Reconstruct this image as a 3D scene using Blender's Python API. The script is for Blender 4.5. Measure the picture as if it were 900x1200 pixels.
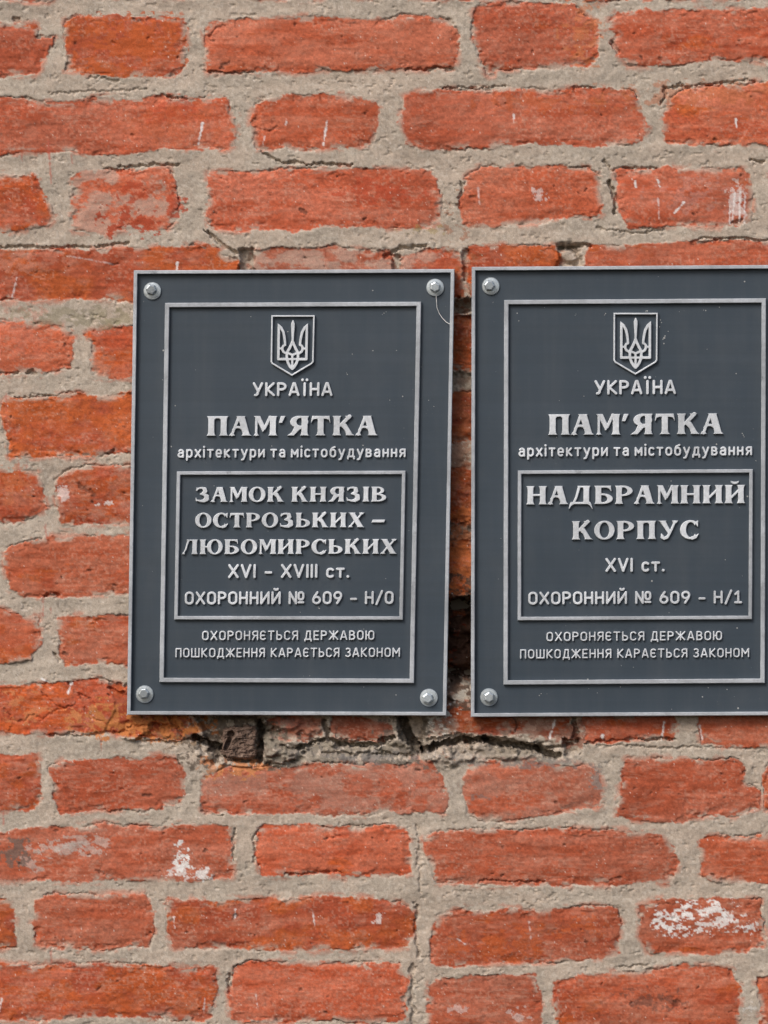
import bpy, math
import numpy as np
from mathutils import Vector

# ------------------------------------------------------------------ clear
for o in list(bpy.data.objects):
    bpy.data.objects.remove(o)
SC = bpy.context.scene
COL = SC.collection

# ------------------------------------------------------------------ camera
PX = 1.0 / 1200.0          # one unit of the layout below = 1/1200 m on the wall plane
CZ = 1.7                   # height of the picture's centre above the pavement
D = 3.2                    # camera distance
cam_d = bpy.data.cameras.new('camera')
cam = bpy.data.objects.new('camera', cam_d)
COL.objects.link(cam)
cam.location = (0, -D, CZ)
cam.rotation_euler = (math.radians(90), 0, 0)
cam_d.sensor_fit = 'VERTICAL'
cam_d.sensor_height = 24
cam_d.lens = 24 * D / 1.0
cam_d.clip_end = 100
SC.camera = cam

# ------------------------------------------------------------------ world + sun
TOSUN = Vector((-0.44, -0.62, 0.66)).normalized()
w = bpy.data.worlds.new('World')
SC.world = w
w.use_nodes = True
nt = w.node_tree
nt.nodes.clear()
sky = nt.nodes.new('ShaderNodeTexSky')
sky.sky_type = 'NISHITA'
sky.sun_disc = False
sky.sun_elevation = math.asin(TOSUN.z)
sky.sun_rotation = math.atan2(TOSUN.x, TOSUN.y)
sky.dust_density = 4.0
sky.ozone_density = 1.0
bg = nt.nodes.new('ShaderNodeBackground')
bg.inputs['Strength'].default_value = 0.10
out = nt.nodes.new('ShaderNodeOutputWorld')
nt.links.new(sky.outputs[0], bg.inputs[0])
nt.links.new(bg.outputs[0], out.inputs[0])
sun_d = bpy.data.lights.new('sun', 'SUN')
sun_d.energy = 1.6
sun_d.angle = math.radians(22)
sun_d.color = (1.0, 0.965, 0.92)
sun = bpy.data.objects.new('sun', sun_d)
COL.objects.link(sun)
sun.location = (-2, -3, 5)
sun.rotation_euler = (-TOSUN).to_track_quat('-Z', 'Y').to_euler()

SC.view_settings.view_transform = 'Standard'
SC.view_settings.look = 'None'
SC.view_settings.gamma = 1
SC.view_settings.exposure = 0.44


# ------------------------------------------------------------------ small helpers
def P(px, py, y):
    """layout point -> world, for a point standing at depth y (negative = towards the viewer)"""
    k = (D + y) / D
    return np.stack([(np.asarray(px, float) - 450) * PX * k,
                     np.broadcast_to(np.asarray(y, float), np.shape(px)).astype(float),
                     CZ + (600 - np.asarray(py, float)) * PX * k], -1)


def smooth(a, b, x):
    t = np.clip((x - a) / (b - a), 0, 1)
    return t * t * (3 - 2 * t)


def mesh_np(name, co, loops, sizes, mat, parent=None, loc=(0, 0, 0), flat=True):
    me = bpy.data.meshes.new(name)
    sizes = np.asarray(sizes, np.int32)
    loops = np.asarray(loops, np.int32)
    me.vertices.add(len(co))
    me.vertices.foreach_set('co', (np.asarray(co, float) - np.asarray(loc, float)).astype(np.float32).ravel())
    me.loops.add(len(loops))
    me.loops.foreach_set('vertex_index', loops)
    me.polygons.add(len(sizes))
    me.polygons.foreach_set('loop_start', np.concatenate([[0], np.cumsum(sizes)[:-1]]).astype(np.int32))
    me.polygons.foreach_set('loop_total', sizes)
    me.polygons.foreach_set('use_smooth', np.full(len(sizes), not flat))
    me.update(calc_edges=True)
    me.validate()
    me.materials.append(mat)
    o = bpy.data.objects.new(name, me)
    COL.objects.link(o)
    if parent is not None:
        o.parent = parent
    return o


def empty(name, loc, label, cat, group=None):
    o = bpy.data.objects.new(name, None)
    COL.objects.link(o)
    o.location = loc
    o.empty_display_size = 0.05
    o['label'] = label
    o['category'] = cat
    if group:
        o['group'] = group
    return o


# ------------------------------------------------------------------ materials
def new_mat(name):
    m = bpy.data.materials.new(name)
    m.use_nodes = True
    t = m.node_tree
    return m, t, t.nodes['Principled BSDF']


def nd(t, typ, **kw):
    n = t.nodes.new(typ)
    for k, v in kw.items():
        if k in n.inputs:
            n.inputs[k].default_value = v
        else:
            setattr(n, k, v)
    return n


def noise(t, scale, detail=4, rough=0.6, vec=None):
    n = nd(t, 'ShaderNodeTexNoise', Scale=scale, Detail=detail, Roughness=rough)
    if vec is not None:
        t.links.new(vec, n.inputs['Vector'])
    return n


def ramp(t, src, stops):
    r = t.nodes.new('ShaderNodeValToRGB')
    while len(r.color_ramp.elements) < len(stops):
        r.color_ramp.elements.new(0.5)
    for e, (p, c) in zip(r.color_ramp.elements, stops):
        e.position = p
        e.color = (*c, 1) if len(c) == 3 else c
    t.links.new(src, r.inputs[0])
    return r


def mixc(t, blend, fac, a, b):
    m = t.nodes.new('ShaderNodeMix')
    m.data_type = 'RGBA'
    m.blend_type = blend
    for s, v in ((0, fac), (6, a), (7, b)):
        if hasattr(v, 'is_output'):
            t.links.new(v, m.inputs[s])
        elif isinstance(v, (int, float)):
            m.inputs[s].default_value = v
        else:
            m.inputs[s].default_value = (*v, 1)
    return m.outputs[2]


def wall_material(name, grain_scale, grain_amp, bump_d, rough):
    m, t, b = new_mat(name)
    at = nd(t, 'ShaderNodeAttribute', attribute_name='tint')
    tc = t.nodes.new('ShaderNodeTexCoord')
    n1 = noise(t, grain_scale, 3, 0.7, tc.outputs['Object'])
    lo, hi = 1 - grain_amp, 1 + grain_amp
    r1 = ramp(t, n1.outputs['Fac'], [(0.3, (lo, lo, lo)), (0.7, (hi, hi, hi))])
    c = mixc(t, 'MULTIPLY', 1.0, at.outputs['Color'], r1.outputs[0])
    t.links.new(c, b.inputs['Base Color'])
    b.inputs['Roughness'].default_value = rough
    b.inputs['Specular IOR Level'].default_value = 0.25
    n2 = noise(t, grain_scale * 0.8, 4, 0.65, tc.outputs['Object'])
    bp = nd(t, 'ShaderNodeBump', Strength=0.8, Distance=bump_d)
    t.links.new(n2.outputs['Fac'], bp.inputs['Height'])
    t.links.new(bp.outputs[0], b.inputs['Normal'])
    return m


M_BRICK = wall_material('painted_brick', 800, 0.20, 0.00022, 0.85)
M_MORTAR = wall_material('lime_mortar', 1000, 0.22, 0.00015, 0.95)


def panel_material():
    m, t, b = new_mat('slate_grey_paint')
    tc = t.nodes.new('ShaderNodeTexCoord')
    v = tc.outputs['Object']
    n1 = noise(t, 7, 5, 0.6, v)
    r1 = ramp(t, n1.outputs['Fac'], [(0.3, (0.033, 0.048, 0.065)), (0.7, (0.041, 0.057, 0.076))])
    # dust film and tiny specks
    n2 = noise(t, 420, 2, 0.5, v)
    r2 = ramp(t, n2.outputs['Fac'], [(0.74, (0, 0, 0)), (0.80, (1, 1, 1))])
    n3 = noise(t, 9, 3, 0.6, v)
    r3 = ramp(t, n3.outputs['Fac'], [(0.5, (0, 0, 0)), (0.75, (0.8, 0.8, 0.8))])
    f = mixc(t, 'MULTIPLY', 1.0, r2.outputs[0], r3.outputs[0])
    c = mixc(t, 'MIX', f, r1.outputs[0], (0.30, 0.30, 0.29))
    # faint horizontal casting lines
    mp = nd(t, 'ShaderNodeMapping')
    mp.inputs['Scale'].default_value = (3, 1, 220)
    t.links.new(v, mp.inputs['Vector'])
    n4 = noise(t, 1.0, 3, 0.6, mp.outputs[0])
    r4 = ramp(t, n4.outputs['Fac'], [(0.35, (0.95, 0.95, 0.95)), (0.65, (1.04, 1.04, 1.04))])
    c = mixc(t, 'MULTIPLY', 1.0, c, r4.outputs[0])
    mp2 = nd(t, 'ShaderNodeMapping')
    mp2.inputs['Scale'].default_value = (70, 1, 5)
    t.links.new(v, mp2.inputs['Vector'])
    n7 = noise(t, 1.0, 4, 0.65, mp2.outputs[0])
    r7 = ramp(t, n7.outputs['Fac'], [(0.45, (0, 0, 0)), (0.75, (0.07, 0.07, 0.07))])
    c = mixc(t, 'MIX', r7.outputs[0], c, (0.16, 0.16, 0.155))
    n8 = noise(t, 16, 6, 0.7, v)
    r8 = ramp(t, n8.outputs['Fac'], [(0.5, (0, 0, 0)), (0.72, (0.07, 0.07, 0.07))])
    c = mixc(t, 'MIX', r8.outputs[0], c, (0.17, 0.165, 0.155))
    b.inputs['Specular IOR Level'].default_value = 0.4
    t.links.new(c, b.inputs['Base Color'])
    n5 = noise(t, 30, 4, 0.6, v)
    r5 = ramp(t, n5.outputs['Fac'], [(0.3, (0.42, 0.42, 0.42)), (0.7, (0.56, 0.56, 0.56))])
    t.links.new(r5.outputs[0], b.inputs['Roughness'])
    n6 = noise(t, 1100, 2, 0.5, v)
    bp = nd(t, 'ShaderNodeBump', Strength=0.25, Distance=0.0002)
    t.links.new(n6.outputs['Fac'], bp.inputs['Height'])
    t.links.new(bp.outputs[0], b.inputs['Normal'])
    return m


def silver_material(name, base, dark, amount):
    m, t, b = new_mat(name)
    tc = t.nodes.new('ShaderNodeTexCoord')
    v = tc.outputs['Object']
    n1 = noise(t, 260, 5, 0.7, v)
    r1 = ramp(t, n1.outputs['Fac'], [(0.30, tuple(x * 0.80 for x in base)), (0.62, base)])
    n2 = noise(t, 45, 6, 0.75, v)
    r2 = ramp(t, n2.outputs['Fac'], [(0.60, (0, 0, 0)), (0.72, (amount,) * 3)])
    c = mixc(t, 'MIX', r2.outputs[0], r1.outputs[0], dark)
    n4 = noise(t, 14, 4, 0.65, v)
    r4 = ramp(t, n4.outputs['Fac'], [(0.35, (0.70, 0.70, 0.70)), (0.60, (1.05, 1.05, 1.05))])  # broad tone noise, brighter stretches paint in highlights along the silver
    c = mixc(t, 'MULTIPLY', 1.0, c, r4.outputs[0])
    t.links.new(c, b.inputs['Base Color'])
    b.inputs['Metallic'].default_value = 0.2
    b.inputs['Roughness'].default_value = 0.5
    n3 = noise(t, 900, 3, 0.6, v)
    bp = nd(t, 'ShaderNodeBump', Strength=0.5, Distance=0.0003)
    t.links.new(n3.outputs['Fac'], bp.inputs['Height'])
    t.links.new(bp.outputs[0], b.inputs['Normal'])
    return m


M_PANEL = panel_material()
M_BORDER = silver_material('worn_silver_edge', (0.47, 0.50, 0.54), (0.16, 0.17, 0.19), 0.7)
M_LETTER = silver_material('silver_lettering', (0.69, 0.725, 0.77), (0.36, 0.37, 0.39), 0.5)
M_ZINC = silver_material('zinc_plated_steel', (0.56, 0.62, 0.66), (0.30, 0.31, 0.30), 0.6)
M_ZINC.node_tree.nodes['Principled BSDF'].inputs['Metallic'].default_value = 0.55
M_ZINC.node_tree.nodes['Principled BSDF'].inputs['Roughness'].default_value = 0.30


def wood_material():
    m, t, b = new_mat('rotten_wood')
    tc = t.nodes.new('ShaderNodeTexCoord')
    n1 = noise(t, 180, 6, 0.75, tc.outputs['Object'])
    r = ramp(t, n1.outputs['Fac'], [(0.3, (0.05, 0.03, 0.022)), (0.5, (0.15, 0.095, 0.07)), (0.7, (0.26, 0.19, 0.15))])
    t.links.new(r.outputs[0], b.inputs['Base Color'])
    b.inputs['Roughness'].default_value = 0.9
    bp = nd(t, 'ShaderNodeBump', Strength=1.0, Distance=0.002)
    t.links.new(n1.outputs['Fac'], bp.inputs['Height'])
    t.links.new(bp.outputs[0], b.inputs['Normal'])
    return m


M_WOOD = wood_material()
M_HAIR, _t, _b = new_mat('pale_fibre')
_n = noise(_t, 300)
_r = ramp(_t, _n.outputs['Fac'], [(0.3, (0.5, 0.5, 0.5)), (0.7, (0.75, 0.75, 0.75))])
_t.links.new(_r.outputs[0], _b.inputs['Base Color'])


# ------------------------------------------------------------------ signed distances
def sd_poly(X, Y, pts):
    d = np.full(X.shape, 1e18)
    s = np.ones(X.shape)
    n = len(pts)
    for i in range(n):
        ax, ay = pts[i]
        bx, by = pts[i - 1]
        ex, ey = bx - ax, by - ay
        wx, wy = X - ax, Y - ay
        t = np.clip((wx * ex + wy * ey) / (ex * ex + ey * ey + 1e-12), 0, 1)
        d = np.minimum(d, (wx - ex * t) ** 2 + (wy - ey * t) ** 2)
        c1 = Y >= ay
        c2 = Y < by
        c3 = ex * wy > ey * wx
        s = np.where((c1 & c2 & c3) | (~c1 & ~c2 & ~c3), -s, s)
    return s * np.sqrt(d)


def sd_seg(X, Y, a, b, ra, rb=None):
    rb = ra if rb is None else rb
    ex, ey = b[0] - a[0], b[1] - a[1]
    wx, wy = X - a[0], Y - a[1]
    t = np.clip((wx * ex + wy * ey) / (ex * ex + ey * ey + 1e-12), 0, 1)
    return np.hypot(wx - ex * t, wy - ey * t) - (ra + (rb - ra) * t)


def sd_path(X, Y, pts, r):
    """polyline; r one radius or one per point"""
    rs = r if hasattr(r, '__len__') else [r] * len(pts)
    d = np.full(X.shape, 1e9)
    for i in range(len(pts) - 1):
        d = np.minimum(d, sd_seg(X, Y, pts[i], pts[i + 1], rs[i], rs[i + 1]))
    return d


def sd_ell(X, Y, cx, cy, rx, ry):
    x, y = X - cx, Y - cy
    k0 = np.hypot(x / rx, y / ry)
    k1 = np.hypot(x / rx ** 2, y / ry ** 2) + 1e-9
    return k0 * (k0 - 1) / k1


# ------------------------------------------------------------------ lattice noise on the wall grid
RNG = np.random.default_rng(11)


def lattice(xs, ys, sx, sy, seed):
    """smooth noise 0..1 on a rectilinear grid, cell size sx by sy"""
    r = np.random.default_rng(seed)
    gx, gy = (xs - xs[0]) / sx, (ys - ys[0]) / sy
    ix, iy = np.floor(gx).astype(int), np.floor(gy).astype(int)
    fx, fy = gx - ix, gy - iy
    fx = fx * fx * fx * (fx * (fx * 6 - 15) + 10)
    fy = fy * fy * fy * (fy * (fy * 6 - 15) + 10)
    L = r.random((iy.max() + 2, ix.max() + 2), dtype=np.float32)
    A = L[:, ix] * (1 - fx) + L[:, ix + 1] * fx
    return (A[iy] * (1 - fy)[:, None] + A[iy + 1] * fy[:, None]).astype(np.float32)


def fbm(xs, ys, sx, sy, seed, octv=4, gain=0.55):
    a, tot, s = 1.0, 0.0, 0
    for k in range(octv):
        s = s + a * lattice(xs, ys, sx / 2 ** k, sy / 2 ** k, seed * 31 + k)
        tot += a
        a *= gain
    s = s / tot
    return np.clip((s - 0.5) * (1.6 + 0.12 * octv) + 0.5, 0, 1)      # 0..1, fuller contrast


# ------------------------------------------------------------------ THE WALL
# every brick: outline (layout units), paint share (0 bare orange .. 1 pink paint), darkness (own tone, with light from above and gap shade painted in), relief mm
BR = []


def brick(pts, paint=0.6, dark=1.0, h=2.6, smear=0.0):
    BR.append((pts, paint, dark, h, smear))


# course 1
brick([(-150,26),(0,27),(40,27),(44,42),(63,43),(62,55),(52,75),(47,86),(0,88),(-150,86)],.7,.95)
brick([(77,27),(92,20),(140,19),(215,22),(220,50),(216,85),(205,90),(150,89),(78,86),(76,55)],.25,1)
brick([(240,38),(250,26),(300,22),(380,21),(500,19),(530,22),(539,45),(536,75),(530,80),(440,82),(345,85),(300,85),(240,83),(238,60)],.75,.97)
brick([(556,12),(565,5),(620,3),(670,4),(680,12),(695,25),(699,45),(697,72),(690,80),(640,80),(583,80),(582,88),(570,89),(567,80),(560,70),(554,45)],.7,1)
brick([(712,20),(720,12),(800,11),(900,10),(1010,10),(1010,72),(900,74),(845,72),(790,76),(735,77),(722,60),(716,52),(720,40),(711,35)],.65,.98)
# course 2
brick([(-70,115),(0,114),(60,117),(120,116),(190,112),(215,117),(268,115),(276,140),(276,165),(268,174),(200,176),(150,184),(80,178),(0,180),(-70,180)],.85,1.03)
brick([(297,118),(320,113),(390,110),(420,115),(441,118),(442,140),(438,165),(420,174),(300,176),(294,145)],.8,1.03)
brick([(472,112),(500,106),(560,106),(620,102),(740,106),(750,120),(753,138),(758,150),(752,168),(740,172),(620,168),(560,175),(495,174),(472,170),(467,145)],.8,1.05,3.4)
brick([(790,112),(800,105),(850,99),(920,97),(1060,98),(1060,170),(900,170),(780,171),(777,150),(778,130)],.65,1.05,3.2)
# course 3
brick([(-120,208),(0,206),(45,206),(50,225),(62,240),(62,255),(55,265),(0,272),(-120,272)],.35,1)
brick([(84,208),(100,202),(140,198),(200,198),(207,215),(213,235),(211,255),(195,268),(120,275),(86,270),(82,245)],.75,1.0,1.6,.55)
brick([(243,202),(310,199),(400,197),(505,198),(512,210),(519,232),(517,260),(500,266),(380,268),(310,272),(250,270),(241,255)],.8,1.04)
brick([(542,205),(560,197),(640,193),(690,195),(700,207),(706,225),(706,250),(690,257),(610,262),(550,268),(541,262),(539,235)],.85,1.04)
brick([(722,200),(740,198),(800,197),(870,197),(880,205),(881,240),(881,262),(860,266),(790,266),(735,265),(722,250)],.7,1)
brick([(906,204),(930,197),(1060,197),(1060,262),(912,264),(905,240)],.7,1)
# course 4 (above the plaques, runs on behind them)
brick([(-160,293),(0,292),(100,291),(200,288),(255,290),(277,306),(280,330),(280,355),(150,352),(60,352),(0,355),(-160,355)],.3,.95)
brick([(290,297),(330,290),(456,292),(462,310),(460,350),(290,350)],.9,.82,1.0,.45)
brick([(468,302),(495,290),(540,289),(545,310),(545,350),(466,352)],.6,.95,1.5,.45)
brick([(549,288),(600,286),(652,286),(658,298),(652,348),(549,350)],.15,.85)
brick([(690,287),(800,284),(900,280),(1060,280),(1060,350),(683,350),(684,300)],.6,.98)
# course 5
brick([(-120,379),(0,378),(70,381),(85,392),(86,415),(82,433),(40,436),(0,438),(-120,438)],.95,1.05)
brick([(98,392),(105,388),(150,383),(200,384),(250,384),(250,444),(110,446),(103,430),(107,402)],.35,.95,2.0,.2)
brick([(268,384),(500,384),(500,440),(268,440)],.5)
brick([(512,368),(700,368),(700,432),(512,432)],.2,.8,-2)
brick([(716,380),(1010,380),(1010,440),(716,440)],.5)
# course 6
brick([(-170,466),(-14,464),(-10,500),(-14,534),(-170,536)],.5)
brick([(2,473),(8,466),(50,463),(150,462),(300,462),(300,530),(150,532),(70,534),(12,536),(5,515),(0,490)],.25,.98)
brick([(318,462),(430,462),(430,528),(318,528)],.5)
brick([(446,456),(720,456),(720,520),(446,520)],.0,.8,-1)
brick([(738,462),(880,462),(880,528),(738,528)],.5)
# course 7
brick([(-120,552),(0,551),(48,552),(53,570),(53,595),(30,612),(0,613),(-120,613)],.55,.95)
brick([(66,562),(80,550),(110,546),(150,543),(300,545),(300,610),(150,613),(72,615),(67,590)],.4,1.0,2.6,.15)
brick([(318,545),(500,545),(500,610),(318,610)],.5)
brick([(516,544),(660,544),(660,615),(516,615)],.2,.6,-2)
brick([(678,545),(930,545),(930,610),(678,610)],.5)
# course 8
brick([(-200,640),(-12,638),(-8,668),(-12,696),(-200,698)],.6)
brick([(7,645),(15,637),(60,628),(150,626),(330,626),(330,690),(150,695),(70,700),(25,700),(8,690),(6,665)],.7,.92)
brick([(348,628),(440,628),(440,694),(348,694)],.5)
brick([(456,636),(700,636),(700,699),(456,699)],.0,1.0,-1)
brick([(718,630),(1000,630),(1000,695),(718,695)],.5)
# course 9
brick([(-130,712),(0,714),(25,721),(48,722),(48,755),(35,772),(0,777),(-130,777)],.55,.95)
brick([(70,725),(80,721),(150,721),(300,722),(300,775),(150,778),(75,780),(68,765)],.6,.92)
brick([(318,722),(500,722),(500,776),(318,776)],.5)
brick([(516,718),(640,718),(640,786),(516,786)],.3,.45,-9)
brick([(690,722),(900,722),(900,778),(690,778)],.5)
# course 10 (broken course under the plaques)
brick([(-160,803),(0,802),(60,799),(120,797),(150,812),(153,842),(120,858),(90,860),(60,862),(0,855),(-160,855)],.35,1.0,2.4)
brick([(118,800),(180,806),(212,836),(243,866),(200,867),(158,862),(120,856)],.0,.85,-1.0)
brick([(310,845),(335,838),(378,838),(380,860),(360,869),(335,868),(318,862)],.6,.72,-2,.15)
brick([(386,838),(455,838),(462,856),(452,867),(400,864),(388,852)],.85,.66,-2,.1)
brick([(498,812),(560,826),(668,834),(672,866),(640,862),(590,860),(548,858),(500,864)],.5,.70,-1,.5)
brick([(683,836),(790,836),(793,855),(790,866),(740,870),(700,873),(686,872)],.6,.92)
brick([(814,836),(1080,836),(1080,872),(870,876),(820,872)],.6,.95)
# course 11
brick([(-120,882),(0,882),(45,884),(49,905),(48,940),(40,948),(0,950),(-120,950)],.5,.95)
brick([(60,900),(75,890),(140,887),(205,888),(216,905),(215,935),(205,945),(150,949),(70,951),(59,935)],.8,.9)
brick([(238,908),(260,900),(300,900),(360,897),(450,894),(510,893),(520,910),(523,940),(518,950),(440,954),(300,954),(240,952),(237,930)],.9,.88,2.0,.25)
brick([(545,900),(560,890),(620,893),(690,898),(700,905),(707,920),(703,945),(690,950),(640,958),(560,962),(547,955),(541,925)],.85,.93,2.4,.15)
brick([(730,905),(735,890),(770,888),(860,890),(874,900),(872,918),(892,927),(890,948),(860,955),(800,961),(750,961),(723,955),(725,925)],.75,.93)
brick([(893,908),(904,893),(1060,890),(1060,950),(900,950),(897,930)],.5,.85)
# course 12
brick([(-80,978),(0,976),(20,970),(130,966),(250,966),(268,970),(275,990),(274,1010),(270,1030),(200,1032),(100,1032),(20,1033),(-80,1030)],.9,.92)
brick([(300,970),(320,967),(400,967),(475,969),(483,985),(480,1020),(450,1026),(340,1026),(303,1025),(298,1000)],.6,.95)
brick([(498,985),(510,973),(600,972),(700,972),(780,976),(790,990),(792,1010),(783,1035),(740,1035),(660,1038),(560,1037),(510,1033),(505,1015),(497,995)],.85,.88,3.2)
brick([(820,985),(830,978),(1060,976),(1060,1034),(840,1035),(818,1028)],.75,.92)
# course 13
brick([(-120,1052),(18,1052),(21,1080),(20,1112),(-120,1112)],.35,.88)
brick([(40,1055),(60,1047),(170,1049),(178,1065),(180,1085),(175,1110),(130,1113),(60,1112),(43,1108),(38,1080)],.7,.95)
brick([(196,1052),(230,1054),(330,1055),(380,1048),(470,1054),(480,1065),(486,1090),(480,1110),(430,1112),(300,1112),(205,1110),(195,1090)],.3,.97,3.0)
brick([(510,1075),(530,1066),(620,1066),(700,1061),(722,1065),(728,1085),(727,1120),(700,1124),(600,1129),(520,1132),(505,1128),(505,1100)],.6,.95)
brick([(750,1062),(770,1055),(850,1053),(890,1055),(897,1080),(895,1110),(870,1117),(760,1117),(751,1100)],.7,.92)
brick([(914,1062),(930,1055),(1100,1055),(1100,1117),(918,1117)],.7,.92)
# course 14
brick([(-120,1133),(0,1130),(160,1130),(250,1132),(254,1150),(252,1190),(240,1194),(130,1192),(0,1196),(-120,1196)],.35,.93)
brick([(273,1135),(290,1126),(340,1125),(470,1130),(478,1150),(476,1190),(465,1197),(350,1197),(270,1194),(268,1165)],.8,.93,3.2)
brick([(500,1155),(510,1146),(600,1142),(628,1144),(632,1165),(635,1200),(630,1212),(500,1210)],.75,.93)
brick([(652,1150),(680,1140),(760,1138),(800,1132),(860,1134),(868,1160),(866,1212),(655,1214),(651,1180)],.55,.88)
brick([(888,1145),(900,1142),(1060,1140),(1060,1205),(890,1205)],.65,.9)
# the wall goes on outside the picture: plain bond courses
_r = np.random.default_rng(5)


def run(x0, x1, y0, y1):
    x = x0 + _r.uniform(-60, 0)
    while x < x1 - 30:
        L = 150 if _r.random() < .5 else 292
        L = L + _r.uniform(-8, 8)
        a, b = x, min(x + L, x1)
        if b - a > 40:
            j = lambda: _r.uniform(-3, 3)
            brick([(a + j(), y0 + 6 + j()), (a + 8, y0 + j()), ((a + b) / 2, y0 + j()), (b - 8, y0 + j()), (b + j(), y0 + 8),
                   (b + j(), y1 - 8), (b - 8, y1 + j()), ((a + b) / 2, y1 + j()), (a + 8, y1 + j()), (a + j(), y1 - 6)],
                  _r.uniform(.3, .9), _r.uniform(.9, 1.03), _r.uniform(2, 3.2))
        x += L + 20


COURSE = [(22,84),(108,174),(200,268),(290,352),(382,440),(464,532),(548,612),(632,697),(718,778),(802,860),(888,955),(972,1034),(1054,1116),(1134,1196)]
EDGE_L = [-150,-70,-120,-160,-120,-170,-120,-200,-130,-160,-120,-80,-120,-120]
EDGE_R = [1010,1060,1060,1060,1010,880,930,1000,900,1080,1060,1060,1100,1060]
for (ya, yb), el, er in zip(COURSE, EDGE_L, EDGE_R):
    run(-760, el - 18, ya, yb)
    run(er + 78, 1660, ya, yb)
for k in range(7):
    run(-700, 1600, -64 - 86 * k, -1 - 86 * k)
    run(-700, 1600, 1218 + 86 * k, 1282 + 86 * k)


def spaced(a, b, s):
    return np.linspace(a, b, int(round((b - a) / s)) + 1)


STEP = 1.12
xs = np.concatenate([spaced(-700, -50, 6)[:-1], spaced(-50, 950, STEP), spaced(950, 1600, 6)[1:]])
ys = np.concatenate([spaced(-600, -50, 6)[:-1], spaced(-50, 1250, STEP), spaced(1250, 1800, 6)[1:]])
NX, NY = len(xs), len(ys)
GX, GY = np.meshgrid(xs, ys)


def F(sx, sy, seed, o=4, g=0.55):
    return fbm(xs, ys, sx, sy, seed, o, g)


def box(x0, y0, x1, y1):
    i0, i1 = np.searchsorted(xs, [x0, x1])
    j0, j1 = np.searchsorted(ys, [y0, y1])
    return slice(j0, j1), slice(i0, i1)


# --- distance to the nearest brick, and which brick
n_lo, n_hi, n_vf = F(26, 22, 1, 3), F(9, 8, 2, 3), F(3.2, 3.0, 3, 2)
wx = (F(34, 30, 4, 2) - .5) * 5
wy = (F(34, 30, 5, 2) - .5) * 4
SD = np.full((NY, NX), 60.0, np.float32)
ID = np.zeros((NY, NX), np.int32)
for k, (pts, *_p) in enumerate(BR):
    px = [p[0] for p in pts]
    py = [p[1] for p in pts]
    s = box(min(px) - 30, min(py) - 30, max(px) + 30, max(py) + 30)
    d = sd_poly(GX[s] + wx[s], GY[s] + wy[s], pts)
    near = d < SD[s]
    SD[s] = np.where(near, d, SD[s])
    ID[s] = np.where(near, k, ID[s])
SDR = SD + (n_lo - .5) * 3.2 + (n_hi - .5) * 1.8 + (n_vf - .5) * 2.0
paint = np.array([b[1] for b in BR], np.float32)[ID]
dark = np.array([b[2] for b in BR], np.float32)[ID]
bh = np.array([b[3] for b in BR], np.float32)[ID]
smear = np.array([b[4] for b in BR], np.float32)[ID]
tilt = RNG.uniform(-1, 1, (len(BR), 2)).astype(np.float32)
hue = RNG.uniform(-1, 1, (len(BR), 3)).astype(np.float32)

# --- heights, mm towards the viewer
m_lo, m_md, m_fi = F(70, 40, 6, 3), F(20, 13, 7, 4), F(5, 4.5, 8, 3)
mort = (m_lo - .5) * 2.6 + (m_md - .5) * .60 + (m_fi - .5) * 0.10 + 1.0
mort -= .25 * smooth(2, 13, SD)                                  # joint is troughed between the bricks
grit = smooth(.80, .95, F(3.4, 3.2, 9, 2))
mort += grit * .22
mort -= 1.0 * smooth(.95, 1.0, F(9, 6, 10, 3))                   # small voids in the mortar
stri = F(46, 3.4, 11, 3)
b_md, b_fi = F(24, 16, 12, 4), F(4, 3.2, 13, 3)
bri = .60 + bh * .42 + (b_md - .5) * 1.3 + (stri - .5) * .24 + (b_fi - .5) * .18
cen = np.array([[np.mean([p[0] for p in b[0]]), np.mean([p[1] for p in b[0]])] for b in BR], np.float32)
bri += tilt[ID, 0] * (GX - cen[ID, 0]) / 260 + tilt[ID, 1] * (GY - cen[ID, 1]) / 60
bri -= .50 * np.exp(np.minimum(SDR, 0) / 6.5)                    # worn arrises
pit = np.zeros((NY, NX), np.float32)
PR = np.random.default_rng(77)
for _ in range(900):                                             # single pores and small chips
    cx, cy = PR.uniform(-50, 950), PR.uniform(-50, 1250)
    rr = .55 + PR.exponential(.45)
    ax, ay, an = rr * PR.uniform(.9, 2.4), rr * PR.uniform(.6, 1.2), PR.normal(0, .5)
    s = box(cx - 3 * ax - 3, cy - 3 * ax - 3, cx + 3 * ax + 3, cy + 3 * ax + 3)
    ux, uy = GX[s] - cx, GY[s] - cy
    dd = np.hypot((ux * math.cos(an) + uy * math.sin(an)) / ax, (uy * math.cos(an) - ux * math.sin(an)) / ay) + (n_vf[s] - .5) * 1.1
    pit[s] = np.maximum(pit[s], smooth(1.25, .5, dd) * min(1, .35 + rr * .45))
bri -= pit * 1.5
chip = smooth(.62, .72, F(24, 14, 16, 4)) * smooth(-13, -2, SDR)  # spalled edges
bri -= chip * 1.3
W = smooth(1.0, -1.0, SDR)                                       # 1 = brick
H = mort * (1 - W) + bri * W
# open joint cracks along some brick edges
gap_n = F(70, 50, 17, 3)
below = np.roll(SDR, 4, 0) - np.roll(SDR, -4, 0)                 # >0 just above a brick's top edge
crk = np.exp(-((SDR - .6) / .9) ** 2) * smooth(.70, .80, gap_n) * (.55 + .45 * smooth(0, 4, below))
H -= crk * 2.2


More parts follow.
